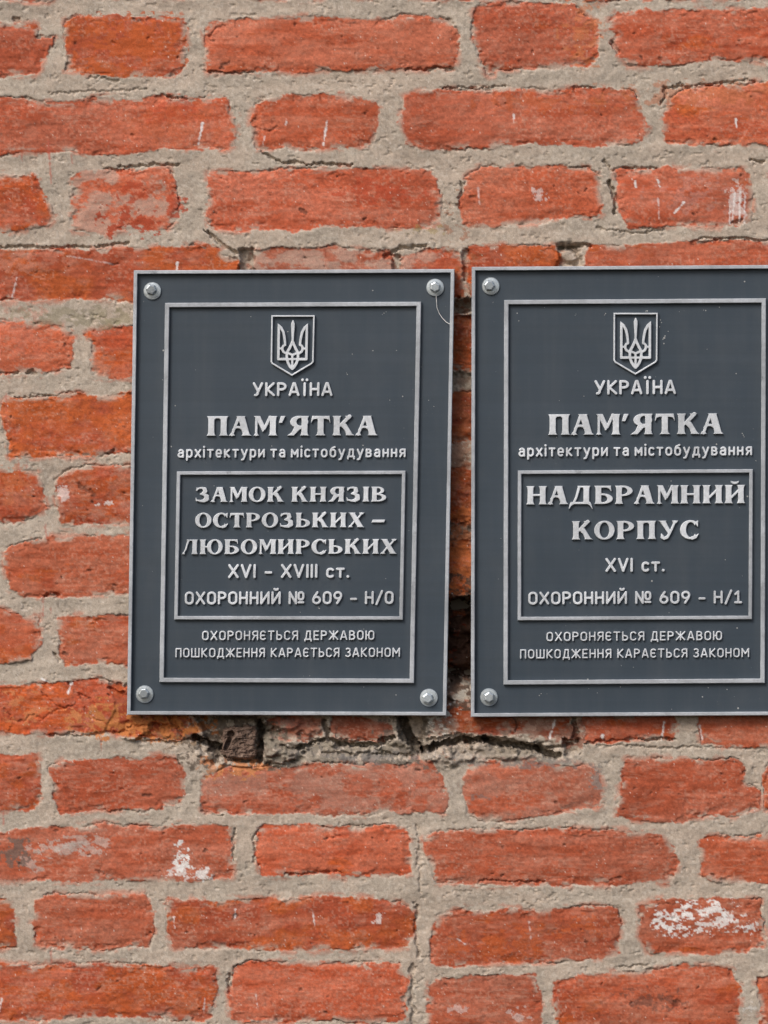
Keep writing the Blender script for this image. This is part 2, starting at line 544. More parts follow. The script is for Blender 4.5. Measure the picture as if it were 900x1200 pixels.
# hand-placed features ------------------------------------------------
def cavity(pts, depth, soft=4.0, rough=5.0, floor=None):
    px = [p[0] for p in pts]
    py = [p[1] for p in pts]
    s = box(min(px) - 14, min(py) - 14, max(px) + 14, max(py) + 14)
    d = sd_poly(GX[s], GY[s], pts) + (n_hi[s] - .5) * rough + (n_vf[s] - .5) * 2
    H[s] -= depth * smooth(soft * .5, -soft, d) * (0.75 + .5 * m_md[s])


def crack(pts, r=1.0, depth=3.5):
    px = [p[0] for p in pts]
    py = [p[1] for p in pts]
    s = box(min(px) - 9, min(py) - 9, max(px) + 9, max(py) + 9)
    d = sd_path(GX[s] + (n_hi[s] - .5) * 5, GY[s] + (n_vf[s] - .5) * 2.4 + (n_hi[s] - .5) * 3, pts, r)
    H[s] -= depth * smooth(1.1, -.7, d)


def lump(cx, cy, rx, ry, h):
    s = box(cx - 2 * rx, cy - 2 * ry, cx + 2 * rx, cy + 2 * ry)
    d = np.hypot((GX[s] - cx) / rx, (GY[s] - cy) / ry) + (n_hi[s] - .5) * .5
    H[s] += h * smooth(1.15, .5, d)


for c in [
    ([(57,110),(90,108),(150,106),(172,105)], .8, 2.2), ([(100,91),(122,92),(140,96)], 1.0, 2.5), ([(195,113),(218,116)], 1.4, 3.5),
    ([(306,178),(330,190),(375,193),(415,194)], 1.1, 4.5), ([(140,196),(180,192),(207,193)], 1.2, 4), ([(0,290),(60,290),(105,288)], 1.3, 4),
    ([(112,289),(150,284)], 1.5, 4), ([(243,272),(260,287),(278,296)], 1.8, 6), ([(715,212),(720,232),(721,250)], 2.0, 7),
    ([(540,214),(538,245)], 1.0, 4), ([(776,122),(780,104),(800,100)], 1.2, 4.5), ([(800,103),(840,97),(882,94)], 1.0, 3.5),
    ([(520,104),(560,103),(592,101)], .8, 3), ([(670,103),(697,103)], .9, 3), ([(716,50),(722,60)], 2.2, 4), ([(708,188),(716,200)], 1.4, 3.5),
    ([(820,280),(860,280),(900,282)], 1.0, 4), ([(700,268),(740,272),(780,270)], .8, 2.5), ([(450,300),(466,292),(500,288)], 1.6, 5),
    ([(655,289),(690,287)], 2, 7), ([(0,438),(22,437)], 1.0, 3.5), ([(33,437),(40,436)], 2.2, 5), ([(20,467),(60,464)], .9, 3),
    ([(54,699),(68,697)], 1.6, 4.5), ([(125,532),(135,530)], 1.2, 3.5), ([(60,862),(90,861),(150,858)], 1.1, 3), ([(64,766),(70,775)], 1.2, 4),
    ([(5,830),(15,845),(28,846),(40,838),(48,842)], .8, 1.8), ([(50,812),(62,824),(75,830),(88,824)], .8, 1.8), ([(48,846),(70,830),(88,828)], .8, 1.6),
    ([(100,830),(108,842),(120,846)], .9, 2), ([(128,806),(140,812),(160,815)], 1.3, 4), ([(88,812),(104,818),(112,828)], 1.0, 2.2),
    ([(686,872),(720,868),(760,866),(790,866)], 1.0, 3.5), ([(700,874),(790,876),(850,876)], .8, 2.2), ([(500,868),(540,862),(560,868),(590,866),(640,878),(668,872)], 1.8, 5),
    ([(335,1025),(400,1022)], .9, 3), ([(268,1140),(270,1165)], 1.2, 4), ([(560,1032),(640,1034)], .8, 2.5), ([(298,975),(297,1010)], 1.0, 3),
    ([(274,970),(276,1010)], 1.0, 3), ([(860,262),(872,258)], 1.0, 3), ([(385,982),(402,981)], 1.3, 1.6), ([(728,1133),(760,1131)], .8, 2.5),
    ([(482,1130),(484,1200)], 2.0, 3), ([(487,1060),(489,1120)], 1.6, 3), ([(490,970),(493,1045)], 1.2, 2), ([(238,952),(262,956)], .9, 3),
    ([(730,196),(770,198)], .8, 3), ([(880,188),(896,190)], 1.5, 4), ([(15,22),(22,24)], 2.4, 3), ([(120,196),(140,200),(165,196)], 1, 3),
    ([(300,150),(315,154),(327,150)], .9, 1.4), ([(245,45),(252,36),(262,30)], 1.0, 1.8), ([(475,82),(530,80)], 1.1, 3.5), ([(240,84),(300,87)], .7, 2.5)]:
    crack(*c)
cavity([(655,287),(680,285),(684,312),(652,318)], 9)
lump(668, 300, 12, 8, 6)
cavity([(282,292),(296,292),(298,330),(280,330)], 9, 3)
cavity([(459,298),(470,298),(469,330),(461,330)], 6, 2, 3)
cavity([(542,292),(550,292),(550,330),(542,330)], 5, 2, 2)
cavity([(506,352),(582,352),(582,806),(506,806)], 7, 6, 4)
cavity([(506,702),(582,702),(582,798),(506,798)], 28, 6, 8)
cavity([(506,612),(582,612),(582,640),(506,640)], 8, 5, 6)
cavity([(506,436),(582,436),(582,452),(506,452)], 4, 5, 6)
cavity([(522,349),(566,349),(566,366),(522,366)], 13, 3, 3)
cavity([(522,699),(566,699),(566,717),(522,717)], 14, 3, 3)
cavity([(522,784),(566,784),(566,802),(522,802)], 9, 3, 3)
cavity([(152,812),(208,838),(196,846),(150,838)], 4, 3, 3)
cavity([(228,838),(300,838),(312,852),(306,893),(286,897),(262,892),(250,884),(240,868)], 15, 4, 4)
cavity([(222,866),(256,872),(262,882),(240,884)], 7, 4, 4)
cavity([(300,840),(322,842),(318,862),(304,876)], 7, 4, 6)
cavity([(364,866),(400,866),(500,872),(516,876),(500,888),(380,888),(352,884)], 4.5, 5, 7)
cavity([(466,838),(498,838),(500,862),(492,874),(470,870)], 14, 4, 5)
cavity([(660,866),(680,866),(681,884),(662,885)], 10, 3, 3)
cavity([(576,868),(640,874),(650,884),(576,880)], 4, 4, 8)
cavity([(629,874),(637,874),(637,882),(629,882)], 7, 2, 1)
for c in [([(380,867),(366,870),(350,878)], 2.2, 8), ([(462,864),(440,872),(400,873),(386,866),(381,846)], 2.2, 12), ([(497,880),(512,874),(540,868),(570,867)], 3.6, 24),
          ([(570,868),(600,874),(628,877),(642,884),(656,886)], 3.2, 22), ([(304,846),(306,870),(303,890)], 3.0, 15), ([(672,838),(676,868)], 2.5, 8), ([(230,864),(246,874),(262,878)], 3.2, 18),
          ([(330,873),(340,878),(352,874)], 1.6, 5), ([(312,892),(330,896),(348,892)], 1.4, 4), ([(380,884),(430,883),(498,885)], 1.2, 4), ([(150,852),(180,848),(205,853)], 1.2, 4),
          ([(196,838),(206,850),(212,862)], 1.6, 4), ([(160,866),(200,869),(240,868)], 1.4, 4), ([(604,838),(606,858)], 1.0, 3), ([(470,838),(480,866),(492,880)], 5.0, 20)]:
    crack(*c)
lump(340, 886, 12, 8, 5)
lump(322, 878, 9, 9, 3)
LR = np.random.default_rng(21)
for bx in [(302,842,386,894,34), (232,874,264,898,12), (468,858,506,890,14), (568,868,652,888,26), (506,872,566,896,12), (386,868,466,884,16), (150,842,240,864,14)]:
    for _ in range(bx[4]):                                       # crumbs and rubble left in the broken courses
        rr = 1.6 + LR.exponential(1.9)
        lump(LR.uniform(bx[0], bx[2]), LR.uniform(bx[1], bx[3]), rr * LR.uniform(.9, 1.7), rr, LR.choice([-1, 1], p=[.3, .7]) * (.8 + rr * .45))
lump(350, 868, 16, 6, 2.5)
lump(535, 882, 26, 13, 3.2)
lump(520, 892, 14, 10, 1.5)
lump(615, 882, 20, 7, 2.5)
lump(120, 90, 4, 3, 1.5)
lump(140, 268, 6, 5, 1.0)
# nothing may reach the back of the plaques
beh = (sd_poly(GX, GY, [(140,305),(960,300),(960,852),(138,852)]) < 0)
H = np.where(beh, np.minimum(H, 3.0), H)

# --- colours (albedo)
def C(r, g, b):
    return np.array([r, g, b], np.float32)


PINK, RED, ORNG, DEEP = C(.445, .126, .068), C(.405, .090, .040), C(.44, .092, .025), C(.32, .050, .020)
wear = F(58, 26, 21, 5, .6)
streak = F(80, 4, 22, 4, .6)
pmask = smooth(-.09, .09, (paint - .5) * 1.45 + (wear - .5) * .70 + (streak - .5) * .18 + .02)
t2 = smooth(.25, .75, F(40, 30, 23, 4))[..., None]
bare = ORNG * t2 + DEEP * (1 - t2) * .45 + RED * (1 - t2) * .55
t3 = smooth(.25, .75, F(90, 12, 24, 5))[..., None]
coat = PINK * t3 + RED * (1 - t3)
bc = coat * pmask[..., None] + bare * (1 - pmask)[..., None]
bc = bc * (1 + hue[ID, :1] * np.array([.05, .02, -.04], np.float32) + hue[ID, 1:2] * np.array([.0, .08, .12], np.float32))
bc *= (.95 + .10 * F(36, 3.2, 25, 3))[..., None]                   # brush marks
bc *= (.88 + .24 * F(2.6, 2.3, 38, 1))[..., None]
bc *= (.87 + .26 * F(130, 70, 26, 3))[..., None]
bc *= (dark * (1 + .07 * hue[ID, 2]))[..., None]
scuff = (smooth(.68, .80, F(14, 2.4, 36, 3, .7)) * smooth(.4, .7, F(50, 30, 37, 3)))[..., None] * .15
bc = bc * (1 - scuff) + C(.60, .40, .30) * scuff
fl = (smooth(.84, .94, F(2.5, 2.3, 39, 1)) * smooth(.35, .65, F(40, 26, 40, 3)))[..., None] * .20
bc = bc * (1 - fl) + C(.62, .40, .30) * fl
fl = (smooth(.86, .95, F(3.2, 2.3, 41, 1)) * smooth(.35, .65, F(46, 24, 42, 3)))[..., None] * .36
bc = bc * (1 - fl) + C(.17, .04, .022) * fl
dusty = smooth(.55, .8, F(16, 10, 27, 5, .65))[..., None] * .12      # thin pale bloom
bc = bc * (1 - dusty) + C(.52, .30, .22) * dusty
MORT, MDK, MWM = C(.41, .348, .285), C(.31, .265, .215), C(.44, .352, .282)
t4 = smooth(.3, .75, F(60, 36, 28, 4))[..., None]
mc = MORT * t4 + MWM * (1 - t4) * .6 + MORT * (1 - t4) * .4
t5 = smooth(.60, .85, F(34, 16, 29, 5, .65))[..., None] * .40
mc = mc * (1 - t5) + MDK * t5
mc *= (.94 + .12 * F(4, 3.6, 30, 3, .7))[..., None]
sandy = smooth(.86, .93, F(2.8, 2.6, 31, 1))[..., None]
mc = mc * (1 - sandy * .3) + C(.58, .52, .45) * sandy * .3
soot = smooth(.80, .90, F(3.0, 2.8, 32, 1))[..., None]
mc = mc * (1 - soot * .25) + C(.14, .12, .10) * soot * .25
# paint spilled on to the joints, mortar smeared on to the bricks
spill = (smooth(7, .5, SDR) * smooth(.60, .75, F(22, 12, 33, 4)) * .55)[..., None]
mc = mc * (1 - spill) + PINK * spill
sm = np.clip(smooth(-9, -.5, SDR) * smooth(.58, .74, F(20, 11, 34, 4)) * .8 + smear * smooth(.38, .62, F(34, 20, 35, 5, .65)), 0, .92)[..., None]
bc = bc * (1 - sm) + MORT * .96 * sm
ex = (pit * .62)[..., None]
bc = bc * (1 - ex) + C(.07, .035, .025) * ex                        # darker colour in the pits
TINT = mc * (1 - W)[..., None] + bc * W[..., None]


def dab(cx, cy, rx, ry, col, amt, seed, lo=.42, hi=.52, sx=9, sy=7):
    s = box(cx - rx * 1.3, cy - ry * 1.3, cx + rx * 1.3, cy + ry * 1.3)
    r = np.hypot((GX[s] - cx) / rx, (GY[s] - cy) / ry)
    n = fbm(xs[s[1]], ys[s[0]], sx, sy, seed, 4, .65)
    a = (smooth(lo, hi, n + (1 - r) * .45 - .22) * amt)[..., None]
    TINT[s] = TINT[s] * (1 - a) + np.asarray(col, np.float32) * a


WH, GR = (.70, .69, .67), (.46, .43, .39)
for a in [(213,1006,10,17,WH,.9,101,.42,.60,5,5), (238,1022,12,10,WH,.8,102,.42,.62,5,4), (210,1024,16,7,WH,.6,103,.42,.62,5,4),
          (790,1076,22,16,WH,.85,104,.42,.62,8,5), (830,1064,30,10,WH,.85,105,.42,.62,8,5), (850,1080,28,10,WH,.75,106,.44,.64,7,5), (805,1090,26,7,WH,.75,107,.44,.64,6,5), (880,1086,9,8,WH,.7,108,.42,.62,5,5),
          (60,992,28,7,GR,.5,109), (85,996,34,8,GR,.5,110), (100,986,24,6,GR,.45,111), (40,1010,16,10,GR,.5,112),
          (608,1190,16,9,WH,.32,113), (540,1184,12,7,WH,.3,114), (125,591,11,4,WH,.6,115), (75,580,6,14,WH,.5,116),
          (446,1075,9,6,WH,.6,117), (632,226,7,8,WH,.45,118), (880,1180,10,8,WH,.4,119), (862,238,10,22,WH,.45,120), (815,230,50,18,WH,.08,121),
          (518,828,18,26,(.55,.53,.48),.9,122), (545,812,10,14,(.40,.37,.32),.8,123), (760,380,5,5,WH,.1,124),
          (0,1000,32,17,(.16,.11,.09),.85,125), (700,912,8,14,(.22,.20,.18),.7,126), (575,936,18,5,(.20,.13,.11),.7,127),
          (150,52,55,30,ORNG,.8,128), (150,260,30,16,DEEP * 1.15,.9,129), (160,220,18,14,DEEP * 1.2,.8,130), (205,240,12,12,DEEP * 1.3,.8,131),
          (430,225,36,14,DEEP * 1.2,.75,132), (470,225,25,16,DEEP * 1.2,.7,133), (630,120,60,12,ORNG,.5,134), (590,1106,50,18,ORNG,.6,135),
          (680,1085,26,12,ORNG,.6,136), (200,130,28,16,DEEP * 1.4,.55,137), (205,145,60,25,ORNG,.3,138), (680,40,22,30,(.50,.17,.07),.6,139),
          (830,110,110,14,(.42,.13,.05),.5,140), (30,830,26,16,(.48,.17,.07),.8,141), (110,845,30,16,(.50,.19,.07),.85,142), (150,845,40,22,(.44,.16,.05),.9,143),
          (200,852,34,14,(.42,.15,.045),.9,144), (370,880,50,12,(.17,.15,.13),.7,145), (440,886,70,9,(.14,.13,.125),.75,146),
          (560,884,80,9,(.17,.155,.14),.4,147), (620,893,70,6,(.16,.15,.14),.6,148), (280,862,56,32,(.11,.085,.065),.85,180,.25,.4), (320,860,26,22,(.20,.175,.14),.8,181), (350,888,40,10,(.26,.225,.18),.7,190), (480,868,34,30,(.13,.11,.09),.8,182), (575,872,90,9,(.17,.14,.11),.65,191), (215,868,30,8,(.2,.12,.06),.6,192), (420,876,90,8,(.27,.23,.18),.7,183), (600,880,36,10,(.25,.21,.165),.7,184), (540,560,24,260,(.28,.095,.04),.55,185), (542,752,34,62,(.085,.05,.035),.9,186,.12,.25), (542,625,30,14,(.22,.17,.13),.6,193), (542,443,30,14,(.25,.21,.17),.6,194), (665,862,16,16,(.22,.07,.04),.7,187), (400,872,10,5,(.5,.45,.38),.6,188), (430,874,14,5,(.5,.45,.38),.6,189), (285,903,34,9,(.50,.20,.08),.85,149,.3,.5), (248,896,14,8,(.48,.20,.09),.7,195), (222,852,26,10,(.40,.14,.04),.8,196), (346,848,20,9,(.30,.10,.07),.5,197), (540,655,26,50,(.46,.13,.035),.6,150),  # gap between the plaques: shade painted in along with the old dirt
          (760,1170,36,12,(.12,.06,.045),.6,151), (640,850,40,14,(.20,.09,.06),.6,152), (20,385,30,50,(.48,.15,.10),.3,153),
          (70,500,50,26,ORNG,.6,154), (330,800,1,1,WH,.0,155), (55,300,30,12,(.44,.17,.11),.5,156), (20,310,22,14,(.45,.18,.12),.6,157),
          (90,370,60,10,(.25,.22,.15),.6,158), (150,372,30,12,(.24,.21,.13),.6,159), (500,270,30,5,(.30,.22,.08),.5,160), (15,570,18,30,(.45,.14,.06),.5,161)]:
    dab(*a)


def scratch(x0, y0, x1, y1, r=.7, a=.85, col=(.72, .71, .70)):
    s = box(min(x0, x1) - 5, min(y0, y1) - 5, max(x0, x1) + 5, max(y0, y1) + 5)
    d = sd_seg(GX[s], GY[s], (x0, y0), (x1, y1), r, r * .5) + (n_vf[s] - .5) * 1.6
    k = (smooth(.8, -.5, d) * a)[..., None]
    TINT[s] = TINT[s] * (1 - k) + np.asarray(col, np.float32) * k


for q in [(237,145,233,169,1.3), (383,143,379,170,1.0), (310,160,308,172,.6,.6), (336,140,335,146,.7,.6), (862,140,863,150,.8), (744,212,745,219,1.1), (771,211,773,219,1.1),
          (801,238,790,250,1.1), (867,225,866,262,1.0,.7), (861,226,858,258,1.0,.6), (855,240,855,262,.8,.6), (873,226,872,262,.7,.6), (771,232,772,256,.6,.5), (84,800,80,812,1.2), (208,308,207,318,1.6),
          (50,796,56,798,1.0), (276,1066,275,1076,.8,.7), (366,1066,369,1086,.7,.7), (204,1075,205,1088,.9,.7), (602,133,602,143,.7,.7),
          (620,1080,622,1100,.5,.4), (536,1100,545,1106,1.0,.6), (650,845,643,870,.9,.8), (778,846,775,868,.9,.7), (706,862,706,866,1.6), (820,850,823,866,.7,.6),
          (560,220,562,240,.6,.4), (300,1165,302,1180,.6,.5), (20,325,14,350,.7,.5), (80,300,140,311,.5,.35), (240,1170,238,1192,.7,.5), (2,1170,0,1185,1.0,.7)]:
    scratch(*q)
for q in [(57,165,60,215,1.1,.6), (25,182,26,190,1.0,.5), (84,182,85,192,.9,.5), (53,615,55,633,1.0,.45), (50,700,51,722,1.0,.5), (60,712,60,718,.8,.5), (7,462,8,500,.9,.4), (31,548,32,540,.9,.4),
          (60,1115,60,1128,1.0,.5), (22,540,24,560,1.0,.35), (118,866,119,880,.8,.4), (4,950,4,966,1.0,.5)]:
    scratch(*q, (.42, .10, .07))
# pale flecks all over
NS = 2600
fx, fy = RNG.uniform(-50, 950, NS), RNG.uniform(-50, 1250, NS)
fi, fj = np.searchsorted(xs, fx), np.searchsorted(ys, fy)
fa = RNG.uniform(.25, .9, NS).astype(np.float32) ** 1.5
TINT[fj, fi] = TINT[fj, fi] * (1 - fa)[:, None] + np.array([.66, .60, .54], np.float32) * fa[:, None]
big = RNG.choice(NS, 260, replace=False)
for k in big:
    j, i = min(fj[k] + 1, NY - 1), fi[k]
    TINT[j, i] = TINT[j, i] * .5 + np.array([.34, .31, .29], np.float32)
TINT = np.clip(TINT, .01, .9)

# --- geometry: one height sheet, split into brickwork and mortar
YW = -H * .001
CO = np.stack([(GX - 450) * PX, YW, CZ + (600 - GY) * PX], -1).reshape(-1, 3)
wall_loc = (0.0, 0.0, CZ + (600 - 1800) * PX)
wall = empty('brick_wall', wall_loc, 'old wall of red painted bricks in wide grey mortar joints behind both plaques', 'wall')
idx = np.arange(NX * NY).reshape(NY, NX)
quads = np.stack([idx[:-1, :-1], idx[1:, :-1], idx[1:, 1:], idx[:-1, 1:]], -1)
wm = (W[:-1, :-1] + W[1:, :-1] + W[1:, 1:] + W[:-1, 1:]) / 4 > .5
for nm, sel, mat in (('brickwork', wm, M_BRICK), ('mortar', ~wm, M_MORTAR)):
    q = quads[sel]
    u, inv = np.unique(q, return_inverse=True)
    o = mesh_np(nm, CO[u], inv.ravel(), np.full(len(q), 4), mat, wall, wall_loc, flat=False)
    a = o.data.attributes.new('tint', 'FLOAT_COLOR', 'POINT')
    rgba = np.ones((len(u), 4), np.float32)
    rgba[:, :3] = TINT.reshape(-1, 3)[u]
    a.data.foreach_set('color', rgba.ravel())


def box_mesh(name, lo, hi, mat, parent, loc):
    (x0, y0, z0), (x1, y1, z1) = lo, hi
    v = [(x, y, z) for x in (x0, x1) for y in (y0, y1) for z in (z0, z1)]
    f = [0,1,3,2, 4,6,7,5, 0,4,5,1, 2,3,7,6, 0,2,6,4, 1,5,7,3]
    return mesh_np(name, v, f, [4] * 6, mat, parent, loc)


core_m, _t, _b = new_mat('wall_core_rubble')
_n = noise(_t, 40)
_r2 = ramp(_t, _n.outputs['Fac'], [(.3, (.22, .18, .14)), (.7, (.32, .27, .21))])
_t.links.new(_r2.outputs[0], _b.inputs['Base Color'])
box_mesh('masonry_core', (-.955, .05, wall_loc[2] + .002), (.955, .40, CZ + .998), core_m, wall, wall_loc)


# ------------------------------------------------------------------ flat raised shapes from a distance field
CASES = {1: ['c0','e0','e3'], 2: ['c1','e1','e0'], 3: ['c0','c1','e1','e3'], 4: ['c2','e2','e1'], 6: ['c1','c2','e2','e0'],
         7: ['c0','c1','c2','e2','e3'], 8: ['c3','e3','e2'], 9: ['c0','e0','e2','c3'], 11: ['c0','c1','e1','e2','c3'],
         12: ['c2','c3','e3','e1'], 13: ['c0','e0','e1','c2','c3'], 14: ['c1','c2','c3','e3','e0'], 15: ['c0','c1','c2','c3']}


def relief(name, sd, gx, gy, y_back, height, bevel, mat, parent, loc, sag=None):
    """mesh of {sd<0}; gx, gy layout coordinates of the grid columns and rows; rises from y_back by height (m)"""
    R, Cn = sd.shape
    ins = sd < 0
    a, b, c, d = ins[:-1, :-1], ins[:-1, 1:], ins[1:, 1:], ins[1:, :-1]
    code = a * 1 + b * 2 + c * 4 + d * 8
    nC, nH = R * Cn, R * (Cn - 1)
    jj, ii = np.mgrid[0:R - 1, 0:Cn - 1]
    V = {'c0': jj * Cn + ii, 'c1': jj * Cn + ii + 1, 'c2': (jj + 1) * Cn + ii + 1, 'c3': (jj + 1) * Cn + ii,
         'e0': nC + jj * (Cn - 1) + ii, 'e2': nC + (jj + 1) * (Cn - 1) + ii,
         'e3': nC + nH + jj * Cn + ii, 'e1': nC + nH + jj * Cn + ii + 1}
    GXX, GYY = np.meshgrid(gx, gy)
    th = sd[:, :-1] / (sd[:, :-1] - sd[:, 1:] + 1e-20)
    tv = sd[:-1] / (sd[:-1] - sd[1:] + 1e-20)
    th, tv = np.clip(th, .02, .98), np.clip(tv, .02, .98)
    X = np.concatenate([GXX.ravel(), (GXX[:, :-1] + th * (GXX[:, 1:] - GXX[:, :-1])).ravel(), GXX[:-1].ravel()])
    Y = np.concatenate([GYY.ravel(), GYY[:, :-1].ravel(), (GYY[:-1] + tv * (GYY[1:] - GYY[:-1])).ravel()])
    S = np.concatenate([sd.ravel(), np.zeros(nH + (R - 1) * Cn)])
    faces, sizes, sides = [], [], []
    for k, names in CASES.items():
        m = code == k
        if not m.any():
            continue
        p = np.stack([V[n][m] for n in names], -1)
        faces.append(p.ravel())
        sizes.append(np.full(len(p), len(names)))
        for q in range(len(names)):
            if names[q][0] == 'e' and names[(q + 1) % len(names)][0] == 'e':
                sides.append(np.stack([p[:, q], p[:, (q + 1) % len(names)]], -1))
    for k, tri in ((5, (('c0','e0','e3'), ('c2','e2','e1'))), (10, (('c1','e1','e0'), ('c3','e3','e2')))):
        m = code == k
        if m.any():
            for names in tri:
                p = np.stack([V[n][m] for n in names], -1)
                faces.append(p.ravel())
                sizes.append(np.full(len(p), 3))
                sides.append(p[:, 1:3])
    fl = np.concatenate(faces)
    sz = np.concatenate(sizes)
    u, inv = np.unique(fl, return_inverse=True)
    remap = np.zeros(len(X), np.int64)
    remap[u] = np.arange(len(u))
    hh = height - bevel * np.clip(1 + S[u] / (bevel / PX + 1e-9), 0, 1) ** 2
    if sag is not None:
        hh = hh + sag(X[u], Y[u])
    top = P(X[u], Y[u], y_back - hh)
    sd_e = np.concatenate(sides)
    ring = np.unique(sd_e)
    rb = np.zeros(len(X), np.int64)
    rb[ring] = np.arange(len(ring)) + len(u)
    bot = P(X[ring], Y[ring], y_back)
    qs = np.stack([remap[sd_e[:, 1]], remap[sd_e[:, 0]], rb[sd_e[:, 0]], rb[sd_e[:, 1]]], -1)
    # faces come out clockwise seen from the front in layout space (y down): flip them
    allf = np.concatenate([inv.ravel(), qs.ravel()])
    alls = np.concatenate([sz, np.full(len(qs), 4)])
    st = np.concatenate([[0], np.cumsum(alls)[:-1]])
    end = st + alls - 1
    pos = np.arange(len(allf))
    ff = np.repeat(np.arange(len(alls)), alls)
    allf = allf[(st + end)[ff] - pos]
    return mesh_np(name, np.concatenate([top, bot]), allf, alls, mat, parent, loc)


# ------------------------------------------------------------------ lettering
def ARC(cx, cy, rx, ry, a0, a1, n=9):
    return [(cx + rx * math.cos(math.radians(a0 + (a1 - a0) * i / n)), cy + ry * math.sin(math.radians(a0 + (a1 - a0) * i / n))) for i in range(n + 1)]


def RR(x0, y0, x1, y1, rx, ry=None):
    ry = rx if ry is None else ry
    p = ARC(x1 - rx, y1 - ry, rx, ry, 0, 90, 6) + ARC(x0 + rx, y1 - ry, rx, ry, 90, 180, 6) + ARC(x0 + rx, y0 + ry, rx, ry, 180, 270, 6) + ARC(x1 - rx, y0 + ry, rx, ry, 270, 360, 6)
    return p + [p[0]]


# rounded sans: width of the centre line box, strokes on the centre line (y 0..1)
BREVE = ARC(.26, 1.36, .13, .11, 200, 340, 5)
SANS = {
 'О': (.52, [RR(0, 0, .52, 1, .25, .27)]), '0': (.50, [RR(0, 0, .50, 1, .25, .27)]),
 'Х': (.56, [[(0, 0), (.56, 1)], [(0, 1), (.56, 0)]]), 'X': (.56, [[(0, 0), (.56, 1)], [(0, 1), (.56, 0)]]),
 'Р': (.48, [[(0, 0), (0, 1), (.22, 1)] + ARC(.22, .74, .26, .26, 90, -90) + [(0, .48)]]),
 'Н': (.50, [[(0, 0), (0, 1)], [(.5, 0), (.5, 1)], [(0, .5), (.5, .5)]]),
 'И': (.54, [[(0, 1), (0, 0), (.54, 1), (.54, 0)]]), 'Й': (.54, [[(0, 1), (0, 0), (.54, 1), (.54, 0)], BREVE]),
 'Я': (.48, [[(.48, 0), (.48, 1), (.25, 1)] + ARC(.25, .74, .25, .26, 90, 270) + [(.48, .48)], [(.22, .48), (0, 0)]]),
 'Є': (.46, [ARC(.24, .74, .24, .26, 35, 180) + ARC(.24, .26, .24, .26, 180, 325), [(0, .5), (.36, .5)]]),
 'Т': (.54, [[(0, 1), (.54, 1)], [(.27, 1), (.27, 0)]]),
 'Ь': (.46, [[(0, 1), (0, 0), (.2, 0)] + ARC(.2, .28, .26, .28, -90, 90) + [(0, .56)]]),
 'С': (.47, [ARC(.25, .74, .25, .26, 25, 180) + ARC(.25, .26, .25, .26, 180, 335)]),
 'Д': (.60, [[(.10, 0), (.20, 1), (.52, 1), (.52, 0)], [(0, -.2), (0, 0), (.62, 0), (.62, -.2)]]),
 'Е': (.42, [[(.42, 1), (0, 1), (0, 0), (.42, 0)], [(0, .5), (.36, .5)]]),
 'Ж': (.82, [[(.41, 0), (.41, 1)], [(0, 1), (.38, .5), (0, 0)], [(.82, 1), (.44, .5), (.82, 0)]]),
 'А': (.58, [[(0, 0), (.25, 1), (.33, 1), (.58, 0)], [(.08, .26), (.5, .26)]]),
 'В': (.48, [[(0, 0), (0, 1), (.22, 1)] + ARC(.22, .77, .22, .23, 90, -90) + [(0, .54)], [(.22, .54)] + ARC(.22, .27, .26, .27, 90, -90) + [(0, 0)]]),
 'Ю': (.74, [[(0, 0), (0, 1)], [(0, .5), (.28, .5)], RR(.28, 0, .76, 1, .24, .27)]),
 'П': (.50, [[(0, 0), (0, 1), (.5, 1), (.5, 0)]]),
 'Ш': (.76, [[(0, 1), (0, 0), (.76, 0), (.76, 1)], [(.38, 0), (.38, 1)]]),
 'К': (.50, [[(0, 0), (0, 1)], [(.48, 1), (.06, .5), (.5, 0)]]),
 'З': (.44, [ARC(.2, .76, .22, .24, 140, -90), ARC(.2, .26, .25, .26, 90, -145)]),
 'М': (.66, [[(0, 0), (0, 1), (.33, .38), (.66, 1), (.66, 0)]]),
 'У': (.54, [[(0, 1), (.28, .36)], [(.54, 1), (.26, .22)] + ARC(.10, .16, .16, .16, 0, -90, 5)]),
 'Ї': (.24, [[(.12, 0), (.12, 1)], [(-.03, 1.30), (-.03, 1.31)], [(.27, 1.30), (.27, 1.31)]]),
 'V': (.56, [[(0, 1), (.28, 0), (.56, 1)]]), 'I': (.0, [[(0, 0), (0, 1)]]),
 '–': (.36, [[(0, .38), (.36, .38)]]), '.': (.02, [[(0, .02), (.01, .02)]]),
 '№': (1.02, [[(0, 0), (0, 1), (.48, 0), (.48, 1)], RR(.68, .34, 1.02, 1.0, .16, .19), [(.68, .08), (1.02, .08)]]),
 '6': (.50, [RR(0, 0, .5, .58, .25, .28), [(.0, .3)] + [(.06, .56), (.30, 1)]]),
 '9': (.50, [RR(0, .42, .5, 1, .25, .28), [(.5, .7), (.44, .44), (.20, 0)]]),
 '/': (.40, [[(0, -.10), (.40, 1.10)]]), '1': (.40, [[(.0, .76), (.22, 1), (.22, 0)], [(0, 0), (.42, 0)]]),
}
